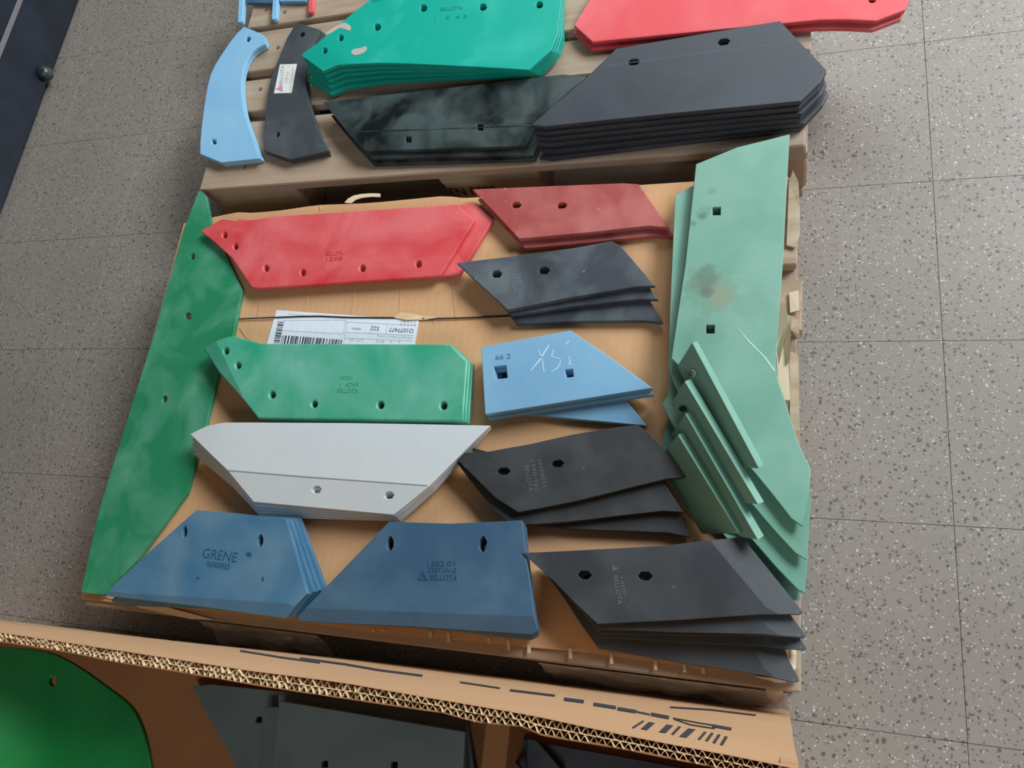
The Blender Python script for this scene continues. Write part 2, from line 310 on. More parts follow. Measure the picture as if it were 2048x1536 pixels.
# ---------------------------------------------------------------- shapes measured on the place, in millimetres round each plate's middle
PLATES = [
{"name":"plough_share","label":"long green plough share standing along the left edge of the cardboard","cat":"plough share","mat":"green_long","t":0.008,"bev":0.002,"seg":2,"loc":[-1.1191,0.3889,0.164],"o":[[-45.2,452.1],[-35.7,450.1],[-23.7,439.5],[10.9,370.6],[126.5,215.2],[131.2,120.6],[119.3,44.7],[119.8,-59.7],[114.7,-184.4],[47.3,-307.9],[-2.6,-371.7],[-52.9,-371.9],[-62.2,-297.6],[-64.4,-275.7],[-67.4,-243.4],[-69.1,-206.2],[-68.3,-159.3],[-65.9,-107.0],[-57.0,126.4],[-55.2,365.6]],"holes":[[[-8.0,293.9],[-8.9,290.9],[-11.0,288.9],[-13.7,288.4],[-16.6,289.4],[-19.1,291.7],[-20.6,295.0],[-20.9,298.4],[-19.9,301.4],[-17.9,303.4],[-15.1,303.9],[-12.2,302.9],[-9.8,300.5],[-8.3,297.3]],[[23.0,159.9],[21.7,156.7],[19.0,154.7],[15.4,154.2],[11.5,155.4],[8.2,158.1],[6.0,161.6],[5.6,165.4],[6.8,168.6],[9.5,170.7],[13.2,171.1],[17.1,169.9],[20.4,167.2],[22.5,163.6]],[[17.8,-10.9],[16.7,-14.0],[14.6,-16.1],[11.8,-16.8],[8.9,-16.0],[6.4,-13.9],[4.8,-10.8],[4.5,-7.3],[5.6,-4.2],[7.7,-2.1],[10.5,-1.4],[13.5,-2.2],[15.9,-4.3],[17.5,-7.5]]],"F":[],"B":[[[-90.2,-111.4],[-0.1843,-0.9829],0.09]],"copies":[],"texts":[],"marks":[],"prisms":[]},
{"name":"plough_share","label":"upper plate of the bright red pair, full face and six holes showing","cat":"plough share","mat":"red","t":0.0095,"bev":0.0025,"seg":3,"group":"bright red plough shares on the cardboard","loc":[-0.9064,0.7087,0.1765],"o":[[-211.8,26.7],[-165.1,50.8],[-132.2,44.7],[-123.6,44.1],[-111.1,43.4],[-96.4,43.5],[-77.2,45.0],[-55.9,47.2],[-40.9,48.8],[345.8,47.7],[384.7,12.2],[334.8,-95.9],[323.6,-97.4],[-37.8,-108.9],[-54.2,-106.2],[-116.1,-41.3],[-166.5,-4.3]],"holes":[[[-142.5,12.4],[-142.3,9.4],[-143.3,7.2],[-145.4,6.0],[-148.1,6.1],[-150.9,7.6],[-153.2,10.1],[-154.6,13.1],[-154.9,16.1],[-153.8,18.4],[-151.8,19.6],[-149.1,19.4],[-146.3,17.9],[-143.9,15.4]],[[-109.7,-15.1],[-109.5,-18.0],[-110.5,-20.3],[-112.6,-21.5],[-115.2,-21.3],[-117.9,-19.9],[-120.2,-17.5],[-121.6,-14.5],[-121.8,-11.6],[-120.8,-9.3],[-118.7,-8.2],[-116.1,-8.3],[-113.3,-9.7],[-111.1,-12.2]],[[-25.5,-66.4],[-25.3,-69.5],[-26.4,-71.8],[-28.6,-73.1],[-31.4,-73.0],[-34.2,-71.5],[-36.6,-69.0],[-38.0,-65.9],[-38.1,-62.9],[-37.0,-60.5],[-34.8,-59.3],[-32.0,-59.4],[-29.2,-60.9],[-26.8,-63.4]],[[58.4,-78.9],[58.5,-81.8],[57.3,-84.1],[55.2,-85.4],[52.6,-85.3],[49.9,-83.9],[47.6,-81.4],[46.4,-78.4],[46.3,-75.4],[47.4,-73.1],[49.5,-71.9],[52.2,-72.0],[54.9,-73.4],[57.1,-75.9]],[[183.3,-75.3],[183.3,-78.4],[182.1,-80.8],[179.9,-82.1],[177.1,-82.0],[174.4,-80.5],[172.1,-77.9],[170.9,-74.7],[170.9,-71.6],[172.1,-69.2],[174.4,-67.9],[177.1,-68.0],[179.9,-69.5],[182.1,-72.1]],[[294.7,-71.5],[294.6,-74.5],[293.4,-76.9],[291.2,-78.2],[288.6,-78.1],[286.0,-76.6],[283.9,-74.1],[282.8,-71.0],[282.9,-68.0],[284.1,-65.6],[286.3,-64.3],[288.9,-64.4],[291.5,-65.9],[293.6,-68.4]]],"F":[],"B":[],"T":[326.9,-45.1,-0.004,0],"copies":[["bright red plough share lying underneath the red pair, its right end sticking out",[-0.8746,0.7143,0.166],0.0007]],"texts":[["stamped_lettering","BELLOTA",[95.1,-45.9],-0.0192,36.2,8.5,"red_stamp",None],["stamped_lettering","1258",[97.4,-56.5],-0.0151,34.0,7.4,"red_stamp",None]],"marks":[],"prisms":[]},
{"name":"plough_share","label":"dull dark red plough share on top of the brick red pair below the wooden block","cat":"plough share","mat":"darkred","t":0.01,"bev":0.0012,"seg":2,"group":"brick red plough shares","loc":[-0.3172,0.7289,0.179],"o":[[-216.6,54.6],[-70.1,49.1],[59.4,44.3],[85.0,40.5],[140.2,-46.0],[107.6,-41.6],[9.5,-47.9],[-115.0,-53.0]],"holes":[[[-118.9,14.6],[-122.8,9.3],[-132.1,9.9],[-137.5,16.0],[-133.5,21.4],[-124.2,20.7]],[[-35.7,8.5],[-39.2,2.7],[-48.5,2.3],[-54.2,7.7],[-50.6,13.5],[-41.4,13.9]]],"F":[],"B":[[[18.3,53.6],[0.8814,0.4723],-0.35]],"copies":[["dull dark red plough share underneath the brick red pair, seen as a lower rim",[-0.31,0.7177,0.166],0.0048]],"texts":[],"marks":[],"prisms":[]},
{"name":"plough_share","label":"scuffed grey black plough share on top of the fanned trio below the brick red pair","cat":"plough share","mat":"blackscuff","t":0.01,"bev":0.0012,"seg":2,"group":"grey black shares fanned below the brick red pair","loc":[-0.3294,0.6065,0.189],"o":[[-209.4,23.6],[-76.0,33.3],[1.5,41.1],[62.2,49.5],[76.9,41.2],[137.9,-34.3],[108.8,-34.8],[1.6,-50.3],[-103.5,-69.5]],"holes":[[[-121.8,-1.3],[-125.3,-8.1],[-135.1,-8.5],[-141.5,-2.2],[-137.9,4.7],[-128.1,5.1]],[[-38.0,1.4],[-41.7,-5.3],[-51.6,-5.8],[-57.8,0.5],[-54.1,7.2],[-44.1,7.6]]],"F":[],"B":[[[25.6,54.3],[0.8135,0.5816],0.12]],"T":[-103.5,-69.5,0.008,0],"copies":[["grey black plough share in the middle of the fanned trio below the brick red pair",[-0.3228,0.5966,0.1775],-0.0597],["lowest grey black plough share of the trio below the brick red pair, swung out",[-0.3103,0.5742,0.166],-0.1567]],"texts":[["stamped_lettering","2530 0082",[-95.6,-3.4],-1.3674,51.3,6.6,"blackscuff_stamp",None],["stamped_lettering","BELLOTA",[-104.8,-4.8],-1.347,38.4,5.7,"blackscuff_stamp",None]],"marks":[],"prisms":[]},
{"name":"plough_share","label":"mid green plough share with six holes on top of the stack beside the shipping label","cat":"plough share","mat":"green_mid","t":0.0095,"bev":0.003,"seg":3,"group":"mid green plough shares","loc":[-0.8668,0.4532,0.193],"o":[[-154.1,16.8],[-146.0,21.8],[-131.7,27.8],[-111.0,34.4],[-91.8,39.6],[-80.8,38.1],[-72.2,34.6],[-63.2,32.9],[-53.1,31.1],[-37.8,27.4],[-24.9,24.1],[342.6,22.2],[377.1,-8.0],[384.1,-111.5],[4.4,-117.2],[-36.9,-82.9],[-104.8,-31.3]],"holes":[[[-90.1,9.0],[-89.9,6.2],[-90.9,4.0],[-93.0,2.8],[-95.6,2.8],[-98.3,4.0],[-100.6,6.2],[-101.9,9.0],[-102.1,11.7],[-101.0,14.0],[-99.0,15.2],[-96.4,15.2],[-93.6,14.0],[-91.4,11.7]],[[-57.0,-19.1],[-56.9,-21.8],[-57.9,-24.0],[-59.9,-25.2],[-62.5,-25.2],[-65.2,-24.0],[-67.4,-21.9],[-68.6,-19.2],[-68.8,-16.4],[-67.8,-14.2],[-65.7,-13.0],[-63.1,-13.0],[-60.5,-14.2],[-58.3,-16.4]],[[27.8,-73.1],[27.9,-75.9],[26.8,-78.2],[24.7,-79.5],[22.0,-79.5],[19.3,-78.3],[17.0,-76.1],[15.8,-73.3],[15.7,-70.5],[16.8,-68.2],[18.9,-67.0],[21.6,-66.9],[24.4,-68.1],[26.6,-70.3]],[[114.4,-88.2],[114.4,-90.9],[113.3,-93.1],[111.2,-94.4],[108.7,-94.4],[106.1,-93.3],[104.0,-91.1],[102.8,-88.4],[102.8,-85.7],[103.9,-83.5],[106.0,-82.2],[108.6,-82.1],[111.1,-83.3],[113.2,-85.4]],[[239.5,-87.1],[239.5,-89.9],[238.2,-92.2],[236.1,-93.5],[233.4,-93.6],[230.8,-92.4],[228.8,-90.2],[227.6,-87.4],[227.7,-84.5],[228.9,-82.2],[231.1,-80.9],[233.7,-80.8],[236.4,-82.0],[238.4,-84.3]],[[351.8,-85.8],[351.7,-88.6],[350.5,-90.8],[348.4,-92.1],[345.9,-92.1],[343.4,-91.0],[341.5,-88.8],[340.5,-86.0],[340.7,-83.3],[341.9,-81.0],[344.0,-79.7],[346.5,-79.7],[349.0,-80.8],[350.9,-83.0]]],"F":[[[-137.6,47.3],[-64.1,-43.7],[-0.7781,-0.6282],-0.3]],"B":[],"T":[351.3,-41.5,-0.021,0],"copies":[["mid green plough share second in the stack beside the shipping label",[-0.8664,0.4545,0.182],0.0021],["mid green plough share lowest in the stack beside the shipping label",[-0.8657,0.4549,0.171],0.0033]],"texts":[["stamped_lettering","74751",[149.5,-44.1],0.0131,22.9,6.7,"green_mid_stamp",None],["stamped_lettering","1  4749",[151.9,-55.9],-0.0105,34.3,7.6,"green_mid_stamp",None],["stamped_lettering","BELLOTA",[148.4,-66.8],-0.0043,39.9,7.6,"green_mid_stamp",None]],"marks":[],"prisms":[]},
{"name":"plough_share","label":"white coated plough share with two hexagonal holes on top of the white stack","cat":"plough share","mat":"white","t":0.0055,"bev":0.0008,"seg":2,"group":"white coated plough shares","loc":[-0.7442,0.2844,0.2],"o":[[-253.0,19.9],[-219.8,34.8],[-184.1,41.4],[-72.4,43.7],[65.2,46.9],[205.3,48.7],[310.7,49.7],[224.8,-50.4],[167.8,-98.6],[-92.0,-93.1],[-152.5,-43.0]],"holes":[[[33.9,-65.1],[31.0,-71.3],[22.0,-72.8],[15.9,-68.2],[18.8,-62.0],[27.9,-60.4]],[[165.0,-67.3],[161.9,-73.3],[153.0,-74.9],[147.1,-70.5],[150.2,-64.4],[159.1,-62.8]]],"F":[[[-157.4,-41.6],[219.5,-50.5],[-0.0235,-0.9997],-0.16]],"B":[[[-195.4,42.6],[-0.0175,0.9998],-0.5],[[-111.4,40.1],[-0.9686,0.2485],-0.45]],"T":[255.6,-32.1,-0.016,0],"copies":[["white coated plough share second from the top of the white stack",[-0.7451,0.2805,0.1932],0.0157],["white coated plough share third down in the white stack",[-0.7471,0.2772,0.1864],0.0289],["white coated plough share fourth down in the white stack",[-0.7485,0.2736,0.1796],0.0416],["white coated plough share lowest of the white stack, nearest the blue shares",[-0.7504,0.2702,0.1728],0.0558]],"texts":[],"marks":[["bend_line",[[[-151.3,-44.6],[-8.5,-48.1],[219.8,-51.4],[219.7,-49.8],[-8.6,-46.5],[-151.4,-42.9]]],"bend_shade_grey",None,0.4]],"prisms":[]},
{"name":"plough_share","label":"light blue plough share with a large square hole and chalk writing","cat":"plough share","mat":"blue_light","t":0.012,"bev":0.0012,"seg":2,"group":"light blue plough shares","loc":[-0.3352,0.4345,0.193],"o":[[-134.0,35.1],[13.7,62.6],[81.7,16.5],[150.1,-33.7],[-111.5,-80.5]],"holes":[[[-81.7,-18.5],[-102.5,-20.8],[-107.5,0.5],[-86.5,2.8]],[[26.8,-16.2],[14.5,-17.6],[11.9,-4.7],[24.3,-3.3]]],"F":[],"B":[],"copies":[["light blue plough share squarely under the chalk marked one, only its tip showing",[-0.3342,0.4303,0.1805],-0.0082],["lowest light blue plough share, its point swung out below the chalk marked one",[-0.3314,0.4192,0.168],-0.2528]],"texts":[["stamped_lettering","66 2",[-105.8,12.1],0.0988,25.5,8.4,"blue_light_stamp",None]],"marks":[["chalk_writing",[[[-43.8,-7.2],[-31.0,9.5],[-17.6,37.0],[-19.2,38.0],[-33.2,10.9],[-44.8,-6.4]],[[-35.5,27.9],[-28.2,13.4],[-22.6,-8.6],[-21.1,-8.3],[-26.8,13.8],[-34.2,28.5]],[[-10.7,29.1],[-13.0,17.2],[2.7,12.3],[2.1,5.4],[-2.5,-2.7],[-10.7,-8.0],[-10.1,-8.9],[-1.3,-4.0],[3.7,4.7],[3.3,13.0],[-11.5,18.4],[-9.5,28.7]],[[13.2,45.3],[8.9,38.5],[10.0,37.7],[14.3,44.5]],[[14.2,17.4],[17.7,11.7],[17.0,3.7],[24.1,3.6],[24.0,4.8],[18.2,4.7],[19.3,11.9],[15.2,18.0]]],"chalk","white chalk strokes reading X52",0.4]],"prisms":[]},
{"name":"plough_share","label":"dark grey plough share on top of the fanned trio below the light blue pile","cat":"plough share","mat":"black","t":0.01,"bev":0.0012,"seg":2,"group":"dark grey shares fanned below the light blue pile","loc":[-0.2993,0.2765,0.195],"o":[[-197.2,12.4],[-138.6,16.0],[-66.9,31.0],[-36.5,39.1],[2.4,48.8],[41.5,56.6],[71.6,62.2],[96.0,65.0],[114.5,53.2],[172.7,-10.2],[146.2,-13.5],[84.2,-31.8],[53.5,-41.5],[11.9,-53.9],[-35.2,-65.8],[-73.7,-75.1],[-112.9,-54.4],[-133.4,-38.0]],"holes":[[[-93.6,-12.3],[-98.1,-18.1],[-108.9,-19.2],[-115.3,-14.3],[-110.8,-8.4],[-100.0,-7.4]],[[-10.5,3.5],[-14.1,-2.6],[-23.9,-4.4],[-30.2,-0.1],[-26.5,6.1],[-16.6,7.9]]],"F":[],"B":[[[62.2,64.5],[0.7972,0.6037],0.1]],"T":[-73.7,-75.1,0.006,0],"copies":[["middle dark grey plough share of the fan, left tip over the white stack",[-0.3022,0.2492,0.1835],-0.1202],["lowest dark grey plough share of the fan below the light blue pile, swung out",[-0.2863,0.2413,0.1715],-0.2695]],"texts":[["stamped_lettering","BELLOTA",[-71.7,-3.8],-1.2841,41.2,6.3,"black_stamp",None],["stamped_lettering","1390-202",[-62.3,4.4],-1.3147,48.8,5.5,"black_stamp",None],["stamped_lettering","25300027",[-52.4,7.9],-1.2755,46.1,5.5,"black_stamp",None]],"marks":[],"prisms":[]},
{"name":"plough_share","label":"steel blue plough share stamped with a maker name and number, on the left front stack","cat":"plough share","mat":"blue_mid","t":0.0095,"bev":0.0012,"seg":2,"group":"steel blue shares in the left front stack","loc":[-0.8789,0.0879,0.213],"o":[[-196.3,-69.5],[-127.7,5.4],[-53.2,81.0],[33.6,80.4],[78.5,78.6],[122.4,76.9],[186.4,-34.5],[153.6,-74.4],[-5.5,-71.6],[-192.0,-72.2]],"holes":[[[-60.6,37.8],[-63.6,31.6],[-66.1,31.8],[-70.7,38.3],[-71.8,46.8],[-68.8,53.1],[-66.2,53.0],[-61.6,46.4]],[[89.1,34.4],[85.6,28.1],[82.8,28.1],[77.7,34.6],[76.6,43.1],[80.1,49.5],[82.9,49.4],[88.0,42.9]]],"F":[[[-167.6,-64.3],[178.2,-51.8],[0.0361,-0.9993],-0.34]],"B":[],"T":[132.3,-11.0,-0.009,0],"copies":[["steel blue plough share second from the top of the left front stack",[-0.8755,0.0861,0.2022],0.0356],["steel blue plough share third from the top of the left front stack",[-0.8738,0.0874,0.1914],0.0477],["steel blue plough share lowest of the left front stack",[-0.871,0.0889,0.1806],0.0648]],"texts":[["stamped_lettering","GRENE",[-20.0,4.5],-0.0423,66.9,15.6,"blue_mid_stamp",None],["stamped_lettering","36000830",[-8.5,-8.3],-0.0432,45.2,8.7,"blue_mid_stamp",None]],"marks":[["paint_scuff",[[[73.5,14.9],[71.4,12.5],[67.2,12.3],[63.4,14.2],[62.2,17.3],[64.3,19.6],[68.5,19.9],[72.3,17.9]],[[105.4,-19.4],[105.5,-22.2],[104.1,-23.4],[102.2,-22.4],[100.9,-19.8],[100.9,-17.1],[102.2,-15.8],[104.1,-16.8]],[[-15.1,-28.0],[-15.7,-29.2],[-18.0,-29.9],[-20.5,-29.6],[-21.8,-28.6],[-21.1,-27.4],[-18.9,-26.7],[-16.4,-27.0]]],"scuff",None,0.4]],"prisms":[]},
{"name":"plough_share","label":"darker blue plough share with two diamond holes on the middle front stack","cat":"plough share","mat":"blue_dark","t":0.0095,"bev":0.0012,"seg":2,"group":"dark blue shares in the middle front stack","loc":[-0.4947,0.0761,0.215],"o":[[-209.4,-62.3],[-145.9,13.0],[-77.4,95.4],[23.7,99.0],[80.5,104.8],[135.8,110.5],[147.6,60.8],[174.7,-40.1],[165.4,-45.7],[81.7,-49.5],[36.4,-51.3],[-21.7,-53.8],[-75.9,-57.0],[-117.5,-59.8],[-198.0,-64.1]],"holes":[[[-63.6,57.9],[-66.9,51.1],[-69.6,51.0],[-74.6,57.6],[-75.7,66.6],[-72.4,73.5],[-69.7,73.6],[-64.7,66.9]],[[85.9,67.5],[81.9,60.5],[79.0,60.5],[74.2,67.4],[73.6,76.7],[77.6,83.7],[80.6,83.7],[85.4,76.7]]],"F":[[[-198.3,-44.6],[168.7,-21.7],[0.0623,-0.9981],-0.34]],"B":[],"copies":[["darker blue plough share second from the top of the middle front stack",[-0.496,0.0752,0.2042],-0.0103],["darker blue plough share third from the top of the middle front stack",[-0.4995,0.0763,0.1934],-0.0307],["darker blue plough share lowest of the middle front stack",[-0.5042,0.0777,0.1826],-0.0537]],"texts":[["stamped_lettering","1302.01",[-2.5,33.4],0.0955,42.9,7.1,"blue_dark_stamp",None],["stamped_lettering","3387-W-E",[-1.1,24.8],0.0492,45.3,7.5,"blue_dark_stamp",None],["stamped_lettering","BELLOTA",[4.6,14.4],0.0502,42.7,7.9,"blue_dark_stamp",None]],"marks":[["stamped_emblem",[[[-16.1,12.1],[-9.8,28.4],[-10.4,21.2],[-13.2,14.2]],[[-9.8,28.4],[1.6,13.2],[-2.2,14.6],[-8.5,22.5]],[[-14.6,12.2],[1.6,13.2],[-2.4,15.5],[-12.1,14.9]],[[-10.1,17.2],[-5.5,17.5],[-8.4,21.8]]],"blue_dark_stamp","stamped triangle emblem",0.4]],"prisms":[]},
{"name":"plough_share","label":"charcoal plough share on top of the fanned stack at the right front corner","cat":"plough share","mat":"charcoal","t":0.009,"bev":0.0012,"seg":2,"group":"charcoal shares in the right front stack","loc":[-0.1566,0.1147,0.217],"o":[[-195.5,25.0],[-134.0,32.4],[7.1,50.1],[77.9,64.2],[99.6,68.4],[107.9,67.9],[182.6,-20.4],[179.0,-23.9],[130.7,-29.1],[30.4,-45.7],[-23.4,-53.5],[-78.8,-61.6],[-112.4,-37.1],[-127.8,-24.7],[-143.4,-12.0]],"holes":[[[-92.2,2.5],[-96.8,-3.5],[-107.0,-4.4],[-112.6,0.8],[-108.0,6.8],[-97.8,7.6]],[[-8.8,8.0],[-13.4,1.8],[-23.5,1.0],[-29.0,6.3],[-24.3,12.5],[-14.1,13.3]]],"F":[[[73.2,52.2],[145.9,-28.2],[0.7418,0.6706],-0.22]],"B":[],"copies":[["charcoal plough share second from the top at the right front corner",[-0.1523,0.1021,0.205],-0.0827],["charcoal plough share third from the top at the right front corner",[-0.1508,0.0984,0.193],-0.0615],["charcoal plough share fourth from the top at the right front corner",[-0.1484,0.091,0.181],-0.1027],["lowest charcoal plough share of the right front fan, swung past the cardboard",[-0.1521,0.0674,0.169],-0.197]],"texts":[["stamped_lettering","BELLOTA",[-61.8,3.6],-1.337,38.9,6.0,"charcoal_stamp",None],["stamped_lettering","1300",[-52.7,2.3],-1.3237,23.5,4.0,"charcoal_stamp",None]],"marks":[["stamped_emblem",[[[-64.4,19.0],[-54.3,15.0],[-58.7,15.6],[-63.1,17.4]],[[-54.3,15.0],[-63.6,9.5],[-62.8,11.5],[-58.0,14.5]],[[-64.3,18.2],[-63.6,9.5],[-62.2,11.5],[-62.6,16.7]],[[-61.2,15.6],[-61.0,13.2],[-58.4,14.5]]],"charcoal_stamp","stamped triangle emblem",0.4]],"prisms":[]},
{"name":"mouldboard_strip","label":"pale green mouldboard strip on top, with a dark stain and two square holes","cat":"plough mouldboard","mat":"green_pale_stained","t":0.006,"bev":0.0012,"seg":2,"group":"pale green mouldboard strips with leaning fins","loc":[-0.0281,0.4217,0.2105],"o":[[-107.1,355.5],[-43.1,381.2],[-3.5,389.9],[35.5,398.7],[30.5,279.4],[26.9,176.9],[17.2,-0.2],[30.9,-42.6],[38.9,-71.4],[48.7,-104.1],[57.7,-125.8],[64.5,-139.8],[62.5,-168.6],[53.7,-218.1],[39.4,-208.4],[33.5,-200.7],[24.8,-189.3],[15.0,-176.8],[2.9,-161.9],[-10.5,-145.7],[-20.1,-134.0],[-56.1,-74.4],[-96.8,-14.3],[-129.5,20.3],[-116.0,174.1]],"holes":[[[-65.6,258.7],[-77.7,259.6],[-78.2,273.9],[-66.0,273.0]],[[-68.1,59.3],[-80.3,59.4],[-80.8,73.2],[-68.5,72.9]]],"F":[[[-38.5,347.1],[-39.2,-117.7],[1.0,-0.0016],-0.03]],"B":[],"copies":[],"texts":[],"marks":[["ridge_line",[[[-36.6,67.7],[-18.5,43.3],[2.5,20.1],[15.2,-0.6],[17.9,1.6],[4.3,21.9],[-16.7,45.2],[-36.0,68.2]]],"green_pale_light","pale line along the bend of the toe",0.4]],"prisms":[["fin",[[-93.4,21.0,58.0],[-0.6,-157.5,58.0],[5.9,-150.2,50.0],[-86.8,26.9,50.0],[-120.0,7.1,0.0],[-42.9,-141.2,0.0],[-36.4,-133.8,0.0],[-113.4,13.1,0.0]],"green_pale","leaning fin with a bright cut edge"]],"poly3":[["painted_bolt_hole",[[-87.4,-17.6,36.99],[-88.2,-19.3,34.08],[-90.3,-20.0,29.89],[-93.2,-19.5,25.21],[-96.5,-17.9,20.97],[-99.4,-15.6,18.02],[-101.4,-12.9,16.98],[-102.0,-10.5,18.07],[-101.2,-8.8,21.06],[-99.0,-8.2,25.35],[-96.0,-8.7,30.05],[-92.8,-10.3,34.23],[-89.9,-12.6,37.07],[-88.0,-15.2,38.05]],"green_pale_light"],["painted_bolt_hole",[[-93.7,-15.1,29.11],[-94.4,-16.7,26.64],[-95.9,-17.3,23.4],[-98.0,-16.8,20.27],[-100.1,-15.3,18.08],[-101.5,-13.3,17.43],[-102.0,-11.2,18.51],[-101.3,-9.6,21.03],[-99.7,-9.0,24.29],[-97.6,-9.5,27.41],[-95.6,-11.0,29.56],[-94.2,-13.1,30.18]],"stain"]]},  # pale line drawn where the toe of the strip bends
{"name":"mouldboard_strip","label":"second pale green mouldboard strip, its long edge showing to the left","cat":"plough mouldboard","mat":"green_pale","t":0.006,"bev":0.0012,"seg":2,"group":"pale green mouldboard strips with leaning fins","loc":[-0.047,0.3856,0.1955],"o":[[-120.7,346.2],[-88.1,364.1],[-20.4,393.6],[31.1,408.4],[27.9,155.0],[43.2,-1.5],[69.9,-94.9],[83.8,-142.7],[77.3,-222.4],[63.6,-214.4],[57.7,-208.2],[49.0,-199.2],[39.5,-188.9],[28.2,-176.2],[16.0,-162.2],[7.2,-152.1],[-36.7,-85.4],[-94.8,-4.0],[-115.4,43.1],[-118.2,141.7]],"holes":[],"F":[[[-20.4,393.6],[-21.2,-77.5],[1.0,-0.0016],-0.03]],"B":[],"copies":[],"texts":[],"marks":[],"prisms":[["fin",[[-84.0,4.6,58.0],[17.4,-165.1,58.0],[25.2,-159.7,50.0],[-76.1,11.3,50.0],[-109.7,-10.8,0.0],[-25.8,-151.3,0.0],[-18.0,-145.9,0.0],[-101.9,-4.1,0.0]],"green_pale","leaning fin with a bright cut edge"]],"poly3":[["painted_bolt_hole",[[-82.3,-27.8,31.78],[-83.3,-29.1,28.84],[-85.8,-29.4,24.44],[-89.1,-28.5,19.72],[-92.4,-26.7,15.96],[-94.8,-24.5,14.18],[-95.6,-22.5,14.9],[-94.6,-21.2,17.92],[-92.0,-21.0,22.4],[-88.6,-21.9,27.1],[-85.3,-23.6,30.79],[-83.0,-25.8,32.49]],"painted_hole_shade"]]},
{"name":"mouldboard_strip","label":"pale green mouldboard strip third in the right hand stack, third fin from the top","cat":"plough mouldboard","mat":"green_pale","t":0.006,"bev":0.0012,"seg":2,"group":"pale green mouldboard strips with leaning fins","loc":[-0.0411,0.292,0.1805],"o":[[-106.5,401.1],[20.0,411.3],[26.2,174.6],[37.5,59.7],[64.3,-32.8],[75.7,-87.0],[71.1,-171.7],[61.1,-167.4],[54.4,-160.9],[44.6,-151.2],[33.9,-140.4],[21.7,-127.1],[8.5,-112.5],[-0.9,-102.0],[-49.2,-31.9],[-109.1,47.9],[-130.3,87.9],[-122.9,102.2]],"holes":[],"F":[[[-27.2,497.5],[-27.9,20.2],[1.0,-0.0016],-0.03]],"B":[],"copies":[],"texts":[],"marks":[],"prisms":[["fin",[[-88.8,55.1,58.0],[11.8,-114.9,58.0],[19.6,-107.9,50.0],[-81.0,62.3,50.0],[-114.6,39.8,0.0],[-31.3,-100.9,0.0],[-23.5,-93.9,0.0],[-106.8,47.0,0.0]],"green_pale","leaning fin with a bright cut edge"]]},
{"name":"mouldboard_strip","label":"lowest pale green mouldboard strip, its fin against the charcoal shares","cat":"plough mouldboard","mat":"green_pale","t":0.006,"bev":0.0012,"seg":2,"group":"pale green mouldboard strips with leaning fins","loc":[-0.0617,0.3132,0.1655],"o":[[-85.5,333.7],[40.9,345.4],[47.0,112.0],[58.3,5.9],[85.1,-92.5],[92.8,-139.6],[85.1,-199.7],[59.8,-202.1],[-11.0,-124.3],[-56.8,-76.5],[-105.5,-19.3],[-108.6,10.5],[-101.6,46.5]],"holes":[],"F":[[[-7.5,486.7],[-8.3,3.1],[1.0,-0.0016],-0.03]],"B":[],"copies":[],"texts":[],"marks":[],"prisms":[["fin",[[-78.7,7.4,58.0],[7.8,-127.4,58.0],[15.0,-121.5,50.0],[-71.2,13.7,50.0],[-114.1,-15.3,0.0],[-45.9,-121.4,0.0],[-38.7,-115.6,0.0],[-106.5,-9.0,0.0]],"green_pale","leaning fin with a bright cut edge"]]},
